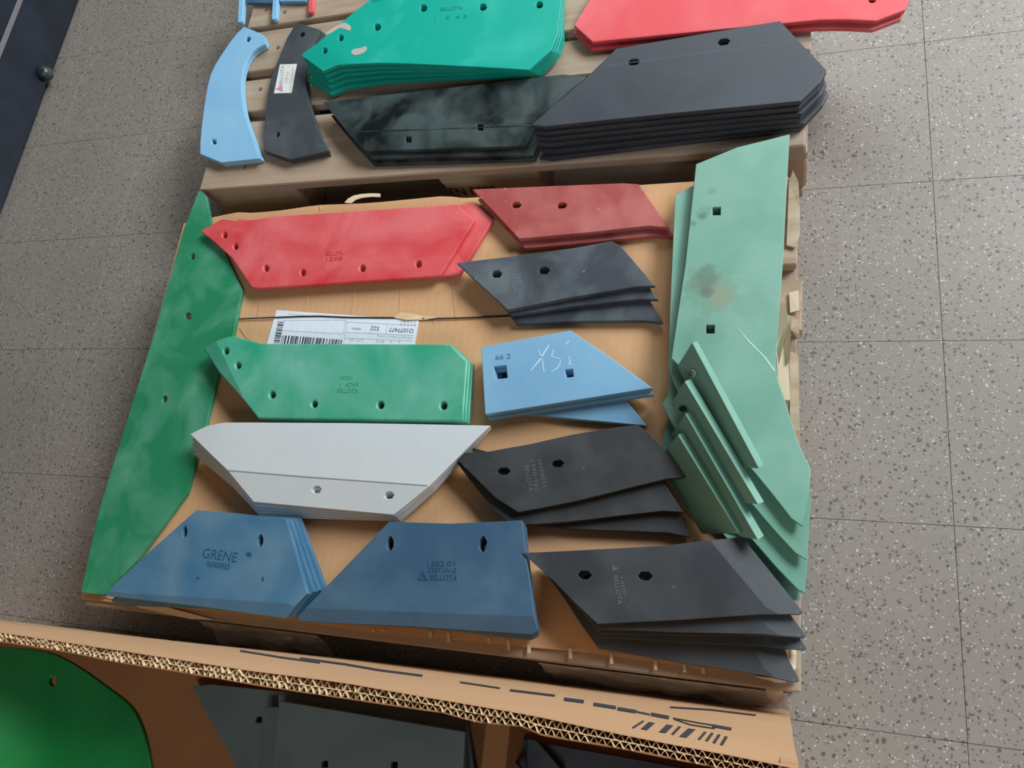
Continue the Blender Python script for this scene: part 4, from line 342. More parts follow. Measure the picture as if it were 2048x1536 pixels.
MISC = {
"cover":[[-1.1892,0.7714],[-1.1126,0.7817],[-1.0876,0.7853],[-1.0589,0.7885],[-1.0441,0.7872],[-1.0277,0.7851],[-0.9953,0.7847],[-0.9622,0.785],[-0.9416,0.7862],[-0.922,0.7878],[-0.8956,0.7901],[-0.8657,0.7916],[-0.8325,0.7905],[-0.7982,0.7888],[-0.7692,0.7876],[-0.7327,0.7872],[-0.6684,0.7892],[-0.6082,0.7905],[-0.5819,0.7876],[-0.567,0.7841],[-0.5554,0.7829],[-0.5371,0.7828],[-0.4892,0.7838],[-0.4458,0.7849],[-0.146,0.7829],[0.0054,0.7792],[-0.0057,0.6275],[-0.0078,0.5254]],
"label":[[-0.9102,0.5645],[-0.6088,0.5376],[-0.6086,0.4451],[-0.9185,0.435]],
"strap":[[-1.0451,0.5453,0.1562],[-0.9933,0.5469,0.1562],[-0.9092,0.5487,0.1562],[-0.8547,0.5495,0.1562],[-0.8117,0.5491,0.1562],[-0.748,0.5452,0.1562],[-0.6464,0.542,0.1562],[-0.5875,0.5388,0.1562],[-0.4937,0.5396,0.1562],[-0.4172,0.5416,0.1562]],
"seamcard":[[-0.659,0.5428,0.155],[-0.6459,0.5523,0.155],[-0.6267,0.5499,0.155],[-0.6086,0.5465,0.155],[-0.583,0.5431,0.155],[-0.5691,0.5399,0.155],[-0.5975,0.5376,0.155],[-0.6344,0.5374,0.155]],
"tear":[[-0.5789,0.5296,0.155],[-0.5767,0.5401,0.155]],
"rim_o":[[-1.0372,-0.0414],[-0.8004,-0.0393],[-0.5983,-0.0404],[-0.4798,-0.0414],[-0.3814,-0.0401],[-0.2811,-0.0426],[-0.1982,-0.0444],[-0.1225,-0.0489],[-0.0293,-0.0526],[0.0051,-0.0542]],
"rim_i":[[-1.0318,-0.0511],[-0.7965,-0.0482],[-0.6984,-0.0489],[-0.6409,-0.0513],[-0.5745,-0.0514],[-0.4583,-0.0532],[-0.3787,-0.053],[-0.2748,-0.0527],[-0.2496,-0.0563],[-0.2011,-0.0538],[-0.1871,-0.0584],[-0.1218,-0.0592],[-0.0405,-0.0626],[-0.0001,-0.0643]],
"base_o":[[-1.6766,-0.0545],[-1.5338,-0.0529],[-1.0319,-0.0445],[-0.6182,-0.0336],[-0.2696,-0.0317],[0.0129,-0.0292]],
"bolt":[-1.8453,1.3316,0.06],
"scrap_wood":[[-0.811,0.792,0.155],[-0.805,0.8005,0.155],[-0.794,0.8064,0.155],[-0.778,0.8085,0.155],[-0.7562,0.8084,0.155],[-0.7363,0.8062,0.155],[-0.735,0.7989,0.155],[-0.7548,0.801,0.155],[-0.7742,0.8003,0.155],[-0.7877,0.7969,0.155],[-0.7962,0.7898,0.155]],
"tape":[[-0.9106,-0.0302,0.12],[-0.8901,-0.0118,0.12],[-0.8732,-0.0182,0.12],[-0.8447,-0.012,0.12],[-0.7974,-0.004,0.12],[-0.7664,-0.012,0.12],[-0.8008,-0.0299,0.12],[-0.8584,-0.036,0.12]],
"flaps":[[[[0.007,0.7675,0.154],[0.0129,0.7864,0.16],[0.0213,0.7636,0.158],[0.0236,0.7136,0.157],[0.0236,0.6694,0.156],[0.0163,0.6489,0.154],[0.0037,0.654,0.154]],"wood_raw"],[[[-0.0065,0.5428,0.157],[0.0043,0.5355,0.165],[0.0079,0.5193,0.168],[-0.0004,0.4802,0.165],[-0.0058,0.4514,0.157],[-0.0103,0.4759,0.156]],"cardboard_pale"],[[[0.0043,0.5319,0.162],[0.0121,0.5232,0.17],[0.0107,0.5012,0.172],[0.0095,0.4558,0.166],[0.0047,0.4502,0.16],[0.001,0.4822,0.16]],"cardboard_pale"],[[[-0.0103,0.4755,0.157],[-0.0034,0.5148,0.16],[0.0075,0.4574,0.158],[0.0098,0.3967,0.157],[0.0002,0.3969,0.156],[-0.007,0.428,0.156]],"cardboard_pale"],[[[0.0094,0.5356,0.15],[0.0223,0.5261,0.152],[0.0229,0.5014,0.156],[0.0277,0.5029,0.16],[0.0257,0.497,0.155],[0.0194,0.4963,0.153],[0.0109,0.5108,0.15]],"wood_raw"],[[[0.0082,0.4782,0.15],[0.0216,0.4677,0.152],[0.0237,0.3232,0.152],[0.0197,0.3199,0.15],[0.0101,0.3532,0.15]],"wood_raw"],[[[0.0078,0.5725,0.152],[0.0215,0.5748,0.155],[0.0229,0.5408,0.156],[0.0094,0.5389,0.152]],"cardboard_pale"],[[[0.0049,0.048,0.156],[0.0187,0.0536,0.15],[0.0187,0.0272,0.15],[0.0137,0.0209,0.156]],"cardboard_pale"],[[[-0.0326,0.0112,0.15],[-0.0105,0.0113,0.156],[0.0064,0.0096,0.15],[0.0028,-0.0051,0.13],[-0.0061,-0.0173,0.1],[-0.0171,-0.0141,0.11],[-0.0201,0.0002,0.13]],"cardboard_pale"],[[[-1.1408,0.0159,0.157],[-1.0648,0.021,0.157],[-0.9986,0.0105,0.155],[-0.8958,-0.0014,0.15],[-0.9459,-0.0047,0.15],[-1.0415,0.0025,0.152]],"cardboard_pale"]],
"slots":[[[-0.5069,0.0202],[-0.501,0.0201],[-0.4987,0.0108],[-0.5046,0.011]],[[-0.4773,0.021],[-0.4716,0.0209],[-0.4688,0.0075],[-0.4745,0.0076]],[[-0.4122,0.0206],[-0.4067,0.0204],[-0.4049,0.0128],[-0.4104,0.013]],[[-0.3817,0.0209],[-0.3763,0.0208],[-0.3737,0.0064],[-0.3792,0.0065]],[[-0.3501,0.0207],[-0.3448,0.0206],[-0.3424,0.0063],[-0.3478,0.0064]],[[-0.2877,0.0191],[-0.2826,0.019],[-0.2805,0.005],[-0.2857,0.0051]],[[-0.2283,0.0188],[-0.2233,0.0187],[-0.2216,0.0049],[-0.2265,0.005]],[[-0.1666,0.0163],[-0.1618,0.0162],[-0.1604,0.004],[-0.1652,0.0041]],[[-0.1272,0.0156],[-0.1225,0.0154],[-0.1214,0.0053],[-0.126,0.0054]],[[-0.1025,0.0145],[-0.0978,0.0144],[-0.0969,0.0062],[-0.1015,0.0063]],[[-0.6037,0.0141],[-0.5975,0.0139],[-0.5959,0.0096],[-0.602,0.0098]],[[-0.5856,0.0152],[-0.5796,0.015],[-0.578,0.0115],[-0.5841,0.0116]]],
"creases":[[[-0.9574,0.5056],[-0.9555,0.524],[-0.9572,0.5246],[-0.9592,0.5061]],[[-0.9536,0.6031],[-0.9506,0.5555],[-0.9488,0.5552],[-0.9519,0.6027]],[[-0.8483,0.61],[-0.8468,0.5654],[-0.8452,0.5651],[-0.8466,0.6097]],[[-0.7503,0.6117],[-0.7474,0.5558],[-0.7458,0.5556],[-0.7487,0.6114]],[[-0.6572,0.6183],[-0.6516,0.5584],[-0.6501,0.5582],[-0.6557,0.6181]],[[-0.5782,0.5294],[-0.5762,0.5408],[-0.5776,0.5413],[-0.5796,0.5298]],[[-0.9845,0.5295],[-0.9628,0.5075],[-0.9616,0.5083],[-0.9833,0.5304]],[[-0.5573,0.6143],[-0.539,0.5363],[-0.5376,0.5364],[-0.5558,0.6143]],[[-0.8663,0.7905],[-0.8626,0.7789],[-0.8609,0.7789],[-0.8646,0.7905]]],
"label_marks":[["barcode_bars",[[[-0.901,0.5406],[-0.8875,0.5393],[-0.8875,0.538],[-0.901,0.5393]],[[-0.9009,0.5373],[-0.8874,0.536],[-0.8875,0.5348],[-0.9009,0.536]],[[-0.9009,0.5346],[-0.8874,0.5333],[-0.8871,0.5307],[-0.9005,0.5319]],[[-0.9008,0.5299],[-0.8873,0.5286],[-0.8873,0.5274],[-0.9008,0.5287]],[[-0.9007,0.5266],[-0.8873,0.5254],[-0.8873,0.5241],[-0.9008,0.5254]],[[-0.9007,0.524],[-0.8872,0.5227],[-0.887,0.5207],[-0.9005,0.5219]],[[-0.9006,0.5199],[-0.8871,0.5187],[-0.8872,0.5174],[-0.9006,0.5187]],[[-0.9006,0.5175],[-0.8871,0.5163],[-0.8868,0.5137],[-0.9002,0.5149]],[[-0.9005,0.5129],[-0.887,0.5117],[-0.8867,0.509],[-0.9001,0.5102]],[[-0.9004,0.5088],[-0.887,0.5076],[-0.887,0.5064],[-0.9004,0.5076]],[[-0.9003,0.5065],[-0.8869,0.5053],[-0.887,0.5041],[-0.9004,0.5053]],[[-0.9003,0.5032],[-0.8869,0.5021],[-0.8866,0.4994],[-0.9,0.5006]],[[-0.9002,0.4986],[-0.8868,0.4974],[-0.8869,0.4962],[-0.9002,0.4974]],[[-0.9001,0.4954],[-0.8868,0.4942],[-0.8868,0.493],[-0.9002,0.4941]]],"ink_black"],["barcode_bars",[[[-0.8842,0.5122],[-0.8831,0.5121],[-0.8827,0.4881],[-0.8838,0.4881]],[[-0.8809,0.512],[-0.8798,0.5118],[-0.8794,0.4878],[-0.8805,0.4878]],[[-0.8776,0.5117],[-0.8745,0.5115],[-0.8742,0.4875],[-0.8772,0.4876]],[[-0.8709,0.5111],[-0.8679,0.511],[-0.8676,0.487],[-0.8706,0.487]],[[-0.8643,0.5106],[-0.8613,0.5104],[-0.861,0.4865],[-0.864,0.4865]],[[-0.8599,0.5102],[-0.8579,0.5101],[-0.8577,0.4862],[-0.8596,0.4862]],[[-0.8568,0.51],[-0.8557,0.5098],[-0.8555,0.486],[-0.8566,0.486]],[[-0.8544,0.5098],[-0.8514,0.5096],[-0.8512,0.4858],[-0.8542,0.4858]],[[-0.85,0.5094],[-0.8481,0.5093],[-0.8479,0.4854],[-0.8498,0.4854]],[[-0.8446,0.5089],[-0.8426,0.5088],[-0.8425,0.485],[-0.8444,0.485]],[[-0.8391,0.5085],[-0.8361,0.5084],[-0.836,0.4846],[-0.839,0.4846]],[[-0.8339,0.5081],[-0.8309,0.5079],[-0.8308,0.4842],[-0.8338,0.4842]],[[-0.8296,0.5077],[-0.8276,0.5076],[-0.8275,0.4839],[-0.8294,0.4839]],[[-0.8265,0.5075],[-0.8246,0.5073],[-0.8245,0.4836],[-0.8264,0.4836]],[[-0.8233,0.5072],[-0.8213,0.5071],[-0.8213,0.4834],[-0.8232,0.4834]],[[-0.8203,0.5069],[-0.8192,0.5068],[-0.8191,0.4832],[-0.8202,0.4832]],[[-0.817,0.5067],[-0.8151,0.5065],[-0.8151,0.4829],[-0.817,0.4829]],[[-0.814,0.5064],[-0.8129,0.5063],[-0.8129,0.4827],[-0.814,0.4827]],[[-0.8095,0.506],[-0.8065,0.5059],[-0.8065,0.4823],[-0.8095,0.4823]],[[-0.8054,0.5057],[-0.8035,0.5056],[-0.8035,0.482],[-0.8054,0.482]],[[-0.8024,0.5055],[-0.7994,0.5053],[-0.7995,0.4818],[-0.8024,0.4818]],[[-0.7981,0.5051],[-0.7971,0.505],[-0.7971,0.4815],[-0.7982,0.4815]],[[-0.7949,0.5048],[-0.792,0.5047],[-0.7921,0.4812],[-0.795,0.4812]],[[-0.7885,0.5043],[-0.7875,0.5042],[-0.7876,0.4807],[-0.7886,0.4807]],[[-0.7864,0.5041],[-0.7854,0.504],[-0.7855,0.4806],[-0.7865,0.4806]],[[-0.782,0.5038],[-0.7801,0.5036],[-0.7802,0.4802],[-0.7821,0.4802]],[[-0.7779,0.5034],[-0.7769,0.5033],[-0.7771,0.4799],[-0.7781,0.4799]],[[-0.7758,0.5033],[-0.7739,0.5031],[-0.7741,0.4797],[-0.776,0.4798]],[[-0.7729,0.503],[-0.7718,0.5029],[-0.772,0.4795],[-0.773,0.4795]],[[-0.7708,0.5028],[-0.7697,0.5027],[-0.7699,0.4794],[-0.7709,0.4794]],[[-0.7684,0.5026],[-0.7655,0.5025],[-0.7658,0.4792],[-0.7686,0.4792]],[[-0.7634,0.5022],[-0.7615,0.5021],[-0.7618,0.4788],[-0.7636,0.4788]],[[-0.7602,0.502],[-0.7592,0.5019],[-0.7595,0.4786],[-0.7605,0.4786]],[[-0.7571,0.5017],[-0.7552,0.5016],[-0.7555,0.4783],[-0.7574,0.4783]]],"ink_black"],["ruled_lines",[[[-0.7527,0.5361],[-0.6118,0.5266],[-0.6119,0.5275],[-0.7528,0.5371]],[[-0.7533,0.5367],[-0.7509,0.4953],[-0.7499,0.4951],[-0.7522,0.5365]],[[-0.8903,0.5419],[-0.7555,0.5401],[-0.7558,0.5411],[-0.8905,0.5429]],[[-0.7562,0.5407],[-0.7567,0.513],[-0.7556,0.5128],[-0.7551,0.5405]],[[-0.8876,0.5214],[-0.7561,0.5124],[-0.7562,0.5134],[-0.8878,0.5224]],[[-0.7505,0.5153],[-0.6134,0.5075],[-0.6136,0.5085],[-0.7506,0.5163]],[[-0.7503,0.5045],[-0.6155,0.4971],[-0.6156,0.498],[-0.7505,0.5055]],[[-0.7022,0.5318],[-0.7025,0.5122],[-0.7015,0.512],[-0.7012,0.5315]],[[-0.6687,0.5292],[-0.6701,0.5098],[-0.6691,0.5096],[-0.6677,0.5289]],[[-0.8825,0.5551],[-0.8379,0.55],[-0.838,0.551],[-0.8827,0.5561]]],"ink_faint"],["smudged_print",[[[-0.6436,0.5364],[-0.6428,0.5267],[-0.6413,0.5266],[-0.642,0.5363]],[[-0.6367,0.5363],[-0.636,0.5266],[-0.6344,0.5264],[-0.6351,0.5361]],[[-0.6298,0.5362],[-0.6291,0.5265],[-0.6275,0.5263],[-0.6282,0.536]],[[-0.6229,0.536],[-0.6222,0.5264],[-0.6207,0.5262],[-0.6213,0.5358]],[[-0.6161,0.5359],[-0.6154,0.5262],[-0.6139,0.5261],[-0.6145,0.5357]],[[-0.7395,0.5215],[-0.7209,0.5202],[-0.7214,0.5241],[-0.7401,0.5255]]],"ink_faint"]],
"label_text":[["O1077477",-0.6159,0.5207,3.0642,0.0478,0.008,"ink_black"],["522",-0.6843,0.5257,3.0595,0.0159,0.0077,"ink_black"],["08276819 00862 3 White",-0.6153,0.5054,3.0737,0.0708,0.0045,"ink_faint"],["2070 / 828",-0.7114,0.5018,3.0978,0.0297,0.0041,"ink_faint"],["1 1 ES",-0.6392,0.4981,3.1102,0.0477,0.004,"ink_faint"]],
"wall_print":[["printed_barcode",[[[-0.1253,-0.0448,0.4961],[-0.1225,-0.0451,0.5021],[-0.1194,-0.0476,0.5808],[-0.122,-0.0473,0.5758]],[[-0.1188,-0.0452,0.4997],[-0.1128,-0.0453,0.4984],[-0.1091,-0.0477,0.5733],[-0.1145,-0.0476,0.5749]],[[-0.1028,-0.0455,0.4939],[-0.0964,-0.0456,0.4918],[-0.0935,-0.0481,0.5697],[-0.0992,-0.048,0.572]],[[-0.092,-0.0456,0.4878],[-0.089,-0.0459,0.4933],[-0.0863,-0.0485,0.5743],[-0.089,-0.0483,0.57]],[[-0.0822,-0.0461,0.496],[-0.0755,-0.0462,0.4932],[-0.0753,-0.049,0.5751],[-0.0813,-0.0488,0.578]],[[-0.0673,-0.0467,0.4981],[-0.0646,-0.0469,0.5033],[-0.0641,-0.0494,0.5752],[-0.0665,-0.0491,0.5711]],[[-0.0612,-0.0468,0.4962],[-0.0584,-0.047,0.501],[-0.0577,-0.0496,0.5759],[-0.0603,-0.0494,0.5722]],[[-0.0547,-0.0471,0.4988],[-0.0519,-0.0473,0.5035],[-0.0513,-0.05,0.5805],[-0.0538,-0.0498,0.5768]],[[-0.0481,-0.0475,0.506],[-0.0452,-0.0477,0.5102],[-0.0449,-0.0504,0.5847],[-0.0475,-0.0502,0.5815]]]],["printed_lettering",[[[-1.3726,-0.0502,0.0],[-1.2711,-0.0467,0.0],[-1.1788,-0.0457,0.0],[-1.1792,-0.0429,0.0],[-1.2717,-0.0439,0.0],[-1.3733,-0.0474,0.0]],[[-1.0201,-0.0434,0.1653],[-0.9501,-0.0419,0.1689],[-1.0715,-0.045,0.0214],[-1.1267,-0.0458,0.0445]],[[-0.6958,-0.038,0.3456],[-0.6067,-0.0377,0.3846],[-0.5493,-0.0378,0.3823],[-0.5729,-0.0373,0.342],[-0.6369,-0.0374,0.338],[-0.7417,-0.0381,0.281]],[[-0.6013,-0.0373,0.3458],[-0.5369,-0.0373,0.3403],[-0.4724,-0.0378,0.3674],[-0.4122,-0.0372,0.3724],[-0.434,-0.0368,0.3222],[-0.4956,-0.0372,0.3203],[-0.5644,-0.0367,0.2898],[-0.6372,-0.0369,0.2875]],[[-0.3542,-0.0376,0.3952],[-0.3053,-0.0382,0.3933],[-0.3141,-0.0377,0.3661],[-0.3651,-0.037,0.3664]],[[-0.2893,-0.0386,0.4055],[-0.2421,-0.0388,0.3847],[-0.2511,-0.038,0.3494],[-0.3002,-0.0379,0.3705]],[[-0.2206,-0.0399,0.4283],[-0.2004,-0.0399,0.4206],[-0.2116,-0.0388,0.3692],[-0.2332,-0.0387,0.3766]],[[-0.1875,-0.0406,0.4318],[-0.1648,-0.0413,0.4247],[-0.1725,-0.04,0.3807],[-0.1968,-0.0393,0.3865]],[[-0.1615,-0.0416,0.4338],[-0.1428,-0.0423,0.4297],[-0.149,-0.0409,0.388],[-0.1689,-0.0403,0.391]],[[-0.1444,-0.0419,0.4189],[-0.1288,-0.0426,0.4248],[-0.1312,-0.042,0.4064],[-0.1472,-0.0413,0.3996]],[[-0.1276,-0.0428,0.4273],[-0.1084,-0.0434,0.4325],[-0.1127,-0.0421,0.3927],[-0.1329,-0.0414,0.3865]],[[-0.1059,-0.0431,0.4178],[-0.0779,-0.0439,0.4242],[-0.0655,-0.0442,0.4235],[-0.0663,-0.0437,0.4109],[-0.0788,-0.0435,0.4114],[-0.1073,-0.0426,0.4044]],[[-0.1038,-0.0434,0.4275],[-0.0845,-0.0449,0.4587],[-0.0607,-0.0454,0.4563],[-0.0613,-0.045,0.4448],[-0.0854,-0.0445,0.4468],[-0.105,-0.043,0.4146]],[[-0.0646,-0.0447,0.4381],[-0.0461,-0.0453,0.4415],[-0.0472,-0.0442,0.4115],[-0.0664,-0.0436,0.4071]],[[-0.1269,-0.0383,0.2727],[-0.0843,-0.037,0.2151],[-0.0294,-0.0368,0.1978],[-0.0299,-0.0358,0.1717],[-0.0863,-0.0361,0.1876],[-0.13,-0.0375,0.2469]]]]],
"dividers":[[-0.3484,-0.3174,-0.42,-0.078,0.3]],
"stains":[[-80.1,133.6,40,16,[104,146,126],0.75],[-84.9,144.7,19,10,[96,118,104],0.8],[-62.1,121.4,20,14,[140,142,118],0.65],[-103.2,139.5,12,8,[104,134,118],0.6],[-78.0,159.6,12,8,[98,126,110],0.7],[-80.5,126.1,9,6,[84,100,90],0.6],[-22.2,102.4,22,14,[112,150,132],0.6],[-89.6,74.5,17,10,[104,146,128],0.6],[-67.2,54.8,15,8,[104,146,128],0.5],[-80.7,302.2,9,3,[100,144,124],0.6],[-91.7,267.7,12,5,[100,144,124],0.6],[-92.9,258.8,7,4,[84,116,104],0.7],[-107.8,247.3,5,3,[84,116,104],0.6]],
"prongs":[[-1.1828,1.2967,0.1625],[-1.2268,1.4995,0.1625],[-1.0895,1.2888,0.1625],[-1.125,1.4776,0.1625],[-0.997,1.2934,0.1625],[-1.0272,1.4566,0.1625]],
"bracket_back":[[-1.1809,1.35,0.158],[-1.1078,1.3351,0.158],[-1.1234,1.4367,0.158],[-1.2082,1.4541,0.158]],
"blue_back":[[-1.0884,1.3372,0.158],[-1.017,1.3239,0.158],[-1.0387,1.4193,0.158],[-1.1076,1.4335,0.158]]
}

def stain(m, spots):
    """soft grease and rust marks of their own shape on a painted plate, in its own coordinates (mm)"""
    nt = m.node_tree; b = nt.nodes['Principled BSDF']; src = b.inputs['Base Color'].links[0].from_socket
    tc = N(nt, 'ShaderNodeTexCoord')
    nz_ = N(nt, 'ShaderNodeTexNoise', Scale=45.0, Detail=5.0, Roughness=0.65); nt.links.new(tc.outputs['Object'], nz_.inputs['Vector'])
    for x, y, r, soft_, col, amt in spots:
        d = N(nt, 'ShaderNodeVectorMath', operation='DISTANCE'); d.inputs[1].default_value = (x / 1000, y / 1000, 0)
        fl_ = N(nt, 'ShaderNodeVectorMath', operation='MULTIPLY'); fl_.inputs[1].default_value = (1, 1, 0); nt.links.new(tc.outputs['Object'], fl_.inputs[0])
        nt.links.new(fl_.outputs[0], d.inputs[0])
        ad = N(nt, 'ShaderNodeMath', operation='MULTIPLY_ADD'); ad.inputs[1].default_value = r * 0.0022; nt.links.new(nz_.outputs['Fac'], ad.inputs[0]); nt.links.new(d.outputs['Value'], ad.inputs[2])
        f = ramp(nt, ad.outputs[0], r * 0.00205 + soft_ * 0.0005, r * 0.00205 - soft_ * 0.0005)
        k = N(nt, 'ShaderNodeMath', operation='MULTIPLY'); k.inputs[1].default_value = amt; nt.links.new(f, k.inputs[0])
        src = mixc(nt, k.outputs[0], src, lin(col))
    nt.links.new(src, b.inputs['Base Color'])

# ---------------------------------------------------------------- floor of terrazzo tiles
TP = 0.2975
fl = link('floor', box_mesh('floor', 9.0, 9.0, 0.06, 0), 'grout', loc=(-0.8, 0.9, -0.0325)); tag(fl, kind='structure')
tile = box_mesh('tile', TP - 0.0007, TP - 0.0007, 0.012, 0.0002)
tile.materials.append(MAT['terrazzo'])
for i in range(-10, 6):
    for j in range(-6, 9):
        link('tile', tile, parent=fl, loc=(0.242 + TP * (i + 0.5) + 0.8, -0.0415 + TP * (j + 0.5) - 0.9, 0.0325 - 0.006))

# ---------------------------------------------------------------- the hall round the goods (daylight comes through two window openings)
flat('plaster', (96, 95, 94), 0.9)
def hall(name, *boxes):
    v, f = [], []
    for x0, x1, y0, y1, z0, z1 in boxes:
        b0 = len(v); v += [(x, y, z) for x in (x0, x1) for y in (y0, y1) for z in (z0, z1)]
        f += [tuple(b0 + i for i in q) for q in ((0, 1, 3, 2), (4, 6, 7, 5), (0, 4, 5, 1), (2, 3, 7, 6), (0, 2, 6, 4), (1, 5, 7, 3))]
    me = pydata(name, v, f); bm = bmesh.new(); bm.from_mesh(me); bmesh.ops.recalc_face_normals(bm, faces=bm.faces); bm.to_mesh(me); bm.free()
    return tag(link(name, me, 'plaster'), kind='structure')
X0, X1, Y0, Y1, ZH = -3.6, 2.95, -2.7, 4.5, 4.3
hall('wall_left', (X0 - 0.15, X0, Y0, Y1, -0.01, ZH))
hall('wall_front', (X0 - 0.15, -0.35, Y0 - 0.15, Y0, -0.01, ZH), (1.55, X1 + 0.15, Y0 - 0.15, Y0, -0.01, ZH), (-0.35, 1.55, Y0 - 0.15, Y0, -0.01, 2.35), (-0.35, 1.55, Y0 - 0.15, Y0, 3.65, ZH))
hall('front_fill_frame', (-0.35, -0.29, Y0 - 0.09, Y0 - 0.04, 2.35, 3.65), (1.49, 1.55, Y0 - 0.09, Y0 - 0.04, 2.35, 3.65), (0.57, 0.63, Y0 - 0.09, Y0 - 0.04, 2.35, 3.65), (-0.35, 1.55, Y0 - 0.09, Y0 - 0.04, 2.35, 2.41), (-0.35, 1.55, Y0 - 0.09, Y0 - 0.04, 3.59, 3.65))  # invented opening frame for the added south fill
hall('wall_right', (X1, X1 + 0.15, Y0, 1.6, -0.01, ZH), (X1, X1 + 0.15, 3.9, Y1, -0.01, ZH), (X1, X1 + 0.15, 1.6, 3.9, -0.01, 2.2), (X1, X1 + 0.15, 1.6, 3.9, 3.9, ZH))
hall('wall_back', (X0 - 0.15, -1.0, Y1, Y1 + 0.15, -0.01, ZH), (1.6, X1 + 0.15, Y1, Y1 + 0.15, -0.01, ZH), (-1.0, 1.6, Y1, Y1 + 0.15, -0.01, 1.9), (-1.0, 1.6, Y1, Y1 + 0.15, 3.5, ZH))
hall('ceiling', (X0 - 0.15, X1 + 0.15, Y0 - 0.15, Y1 + 0.15, ZH, ZH + 0.1))
hall('window_1', (X1 + 0.04, X1 + 0.09, 1.6, 1.66, 2.2, 3.9), (X1 + 0.04, X1 + 0.09, 3.84, 3.9, 2.2, 3.9), (X1 + 0.04, X1 + 0.09, 2.72, 2.78, 2.2, 3.9), (X1 + 0.04, X1 + 0.09, 1.6, 3.9, 2.2, 2.26), (X1 + 0.04, X1 + 0.09, 1.6, 3.9, 3.84, 3.9))
hall('window_2', (-1.0, -0.94, Y1 + 0.04, Y1 + 0.09, 1.9, 3.5), (1.54, 1.6, Y1 + 0.04, Y1 + 0.09, 1.9, 3.5), (0.27, 0.33, Y1 + 0.04, Y1 + 0.09, 1.9, 3.5), (-1.0, 1.6, Y1 + 0.04, Y1 + 0.09, 1.9, 1.96), (-1.0, 1.6, Y1 + 0.04, Y1 + 0.09, 3.44, 3.5))

# ---------------------------------------------------------------- pallets
def pallet(name, label, x0, y0, ang, W, deck, base_rows, blocks, stringers, zt, jag=0.0, group=None):
    """zt top of the deck; deck rows [(y0, y1)], board 22 mm"""
    r = bpy.data.objects.new(name, None); COL.objects.link(r); r.location = (x0, y0, 0); r.rotation_euler = (0, 0, ang)
    tag(r, label, 'pallet', group)
    for k, (a, b) in enumerate(deck):
        dx0, dx1 = random.uniform(-jag, jag), random.uniform(-jag, jag)
        L = W + dx1 - dx0
        o = link('deck_board', box_mesh('deck_board', L, b - a, 0.022, 0.0025, 0.0015), 'wood', r, (W / 2 + (dx0 + dx1) / 2, (a + b) / 2, zt - 0.011 + random.uniform(-0.001, 0.001)))
        for nx in (0.05, 0.1, W / 2 - 0.03, W / 2 + 0.04, W - 0.06):
            bm = bmesh.new(); bmesh.ops.create_cone(bm, cap_ends=True, segments=10, radius1=0.0048, radius2=0.0042, depth=0.002)
            me = bpy.data.meshes.new('nail'); bm.to_mesh(me); bm.free()
            link('nail', me, 'nail', o, (nx - W / 2 + random.uniform(-.012, .012), random.uniform(-0.3, 0.3) * (b - a), 0.0112))
    D = deck[-1][1]
    for (a, b) in stringers:
        link('stringer_board', box_mesh('stringer_board', b - a, D - deck[0][0] - 0.004, 0.021, 0.002, 0.001), 'wood', r, ((a + b) / 2, (D + deck[0][0]) / 2, zt - 0.022 - 0.0105))
    for (a, b) in stringers:
        for (c, d) in blocks:
            link('block', box_mesh('block', b - a, d - c, zt - 0.043 - 0.022, 0.004, 0.0015), 'wood_block', r, ((a + b) / 2, (c + d) / 2, 0.022 + (zt - 0.065) / 2))
    for (c, d) in base_rows:
        link('base_board', box_mesh('base_board', W - 0.01, d - c, 0.022, 0.002, 0.001), 'wood', r, (W / 2, (c + d) / 2, 0.011))
    return r
up = pallet('pallet', 'bare weathered wooden pallet at the back, under the black and emerald stacks', -1.178, 0.8525, -0.0125, 1.214,
       [(0.0, 0.166), (0.192, 0.280), (0.302, 0.416), (0.430, 0.545), (0.572, 0.690), (0.71, 0.80)], [(0.0, 0.1), (0.35, 0.45), (0.70, 0.80)], [(0.002, 0.1), (0.35, 0.45), (0.70, 0.798)],
       [(0.0, 0.225), (0.545, 0.745), (1.085, 1.214)], 0.150, 0.004, 'wooden pallets')
stn = text_mesh('stencilled_text', 'EN 0002', 0, 0, 0, 0.098, 0.026, lambda x, y: 0.0)
so = link('stencilled_text', stn, 'stencil', up, (0.553, -0.0006, 0.070), (math.pi / 2, 0, 0))
low = pallet('pallet', 'wooden pallet in the middle, covered by the cardboard with the coloured shares', -1.183, -0.004, 0.0, 1.206,
       [(0.0, 0.145), (0.19, 0.29), (0.33, 0.475), (0.515, 0.60), (0.625, 0.785)], [(0.0, 0.1), (0.34, 0.44), (0.685, 0.785)], [(0.002, 0.1), (0.34, 0.44), (0.685, 0.783)],
       [(0.0, 0.1), (0.535, 0.68), (1.106, 1.203)], 0.148, 0.005, 'wooden pallets')

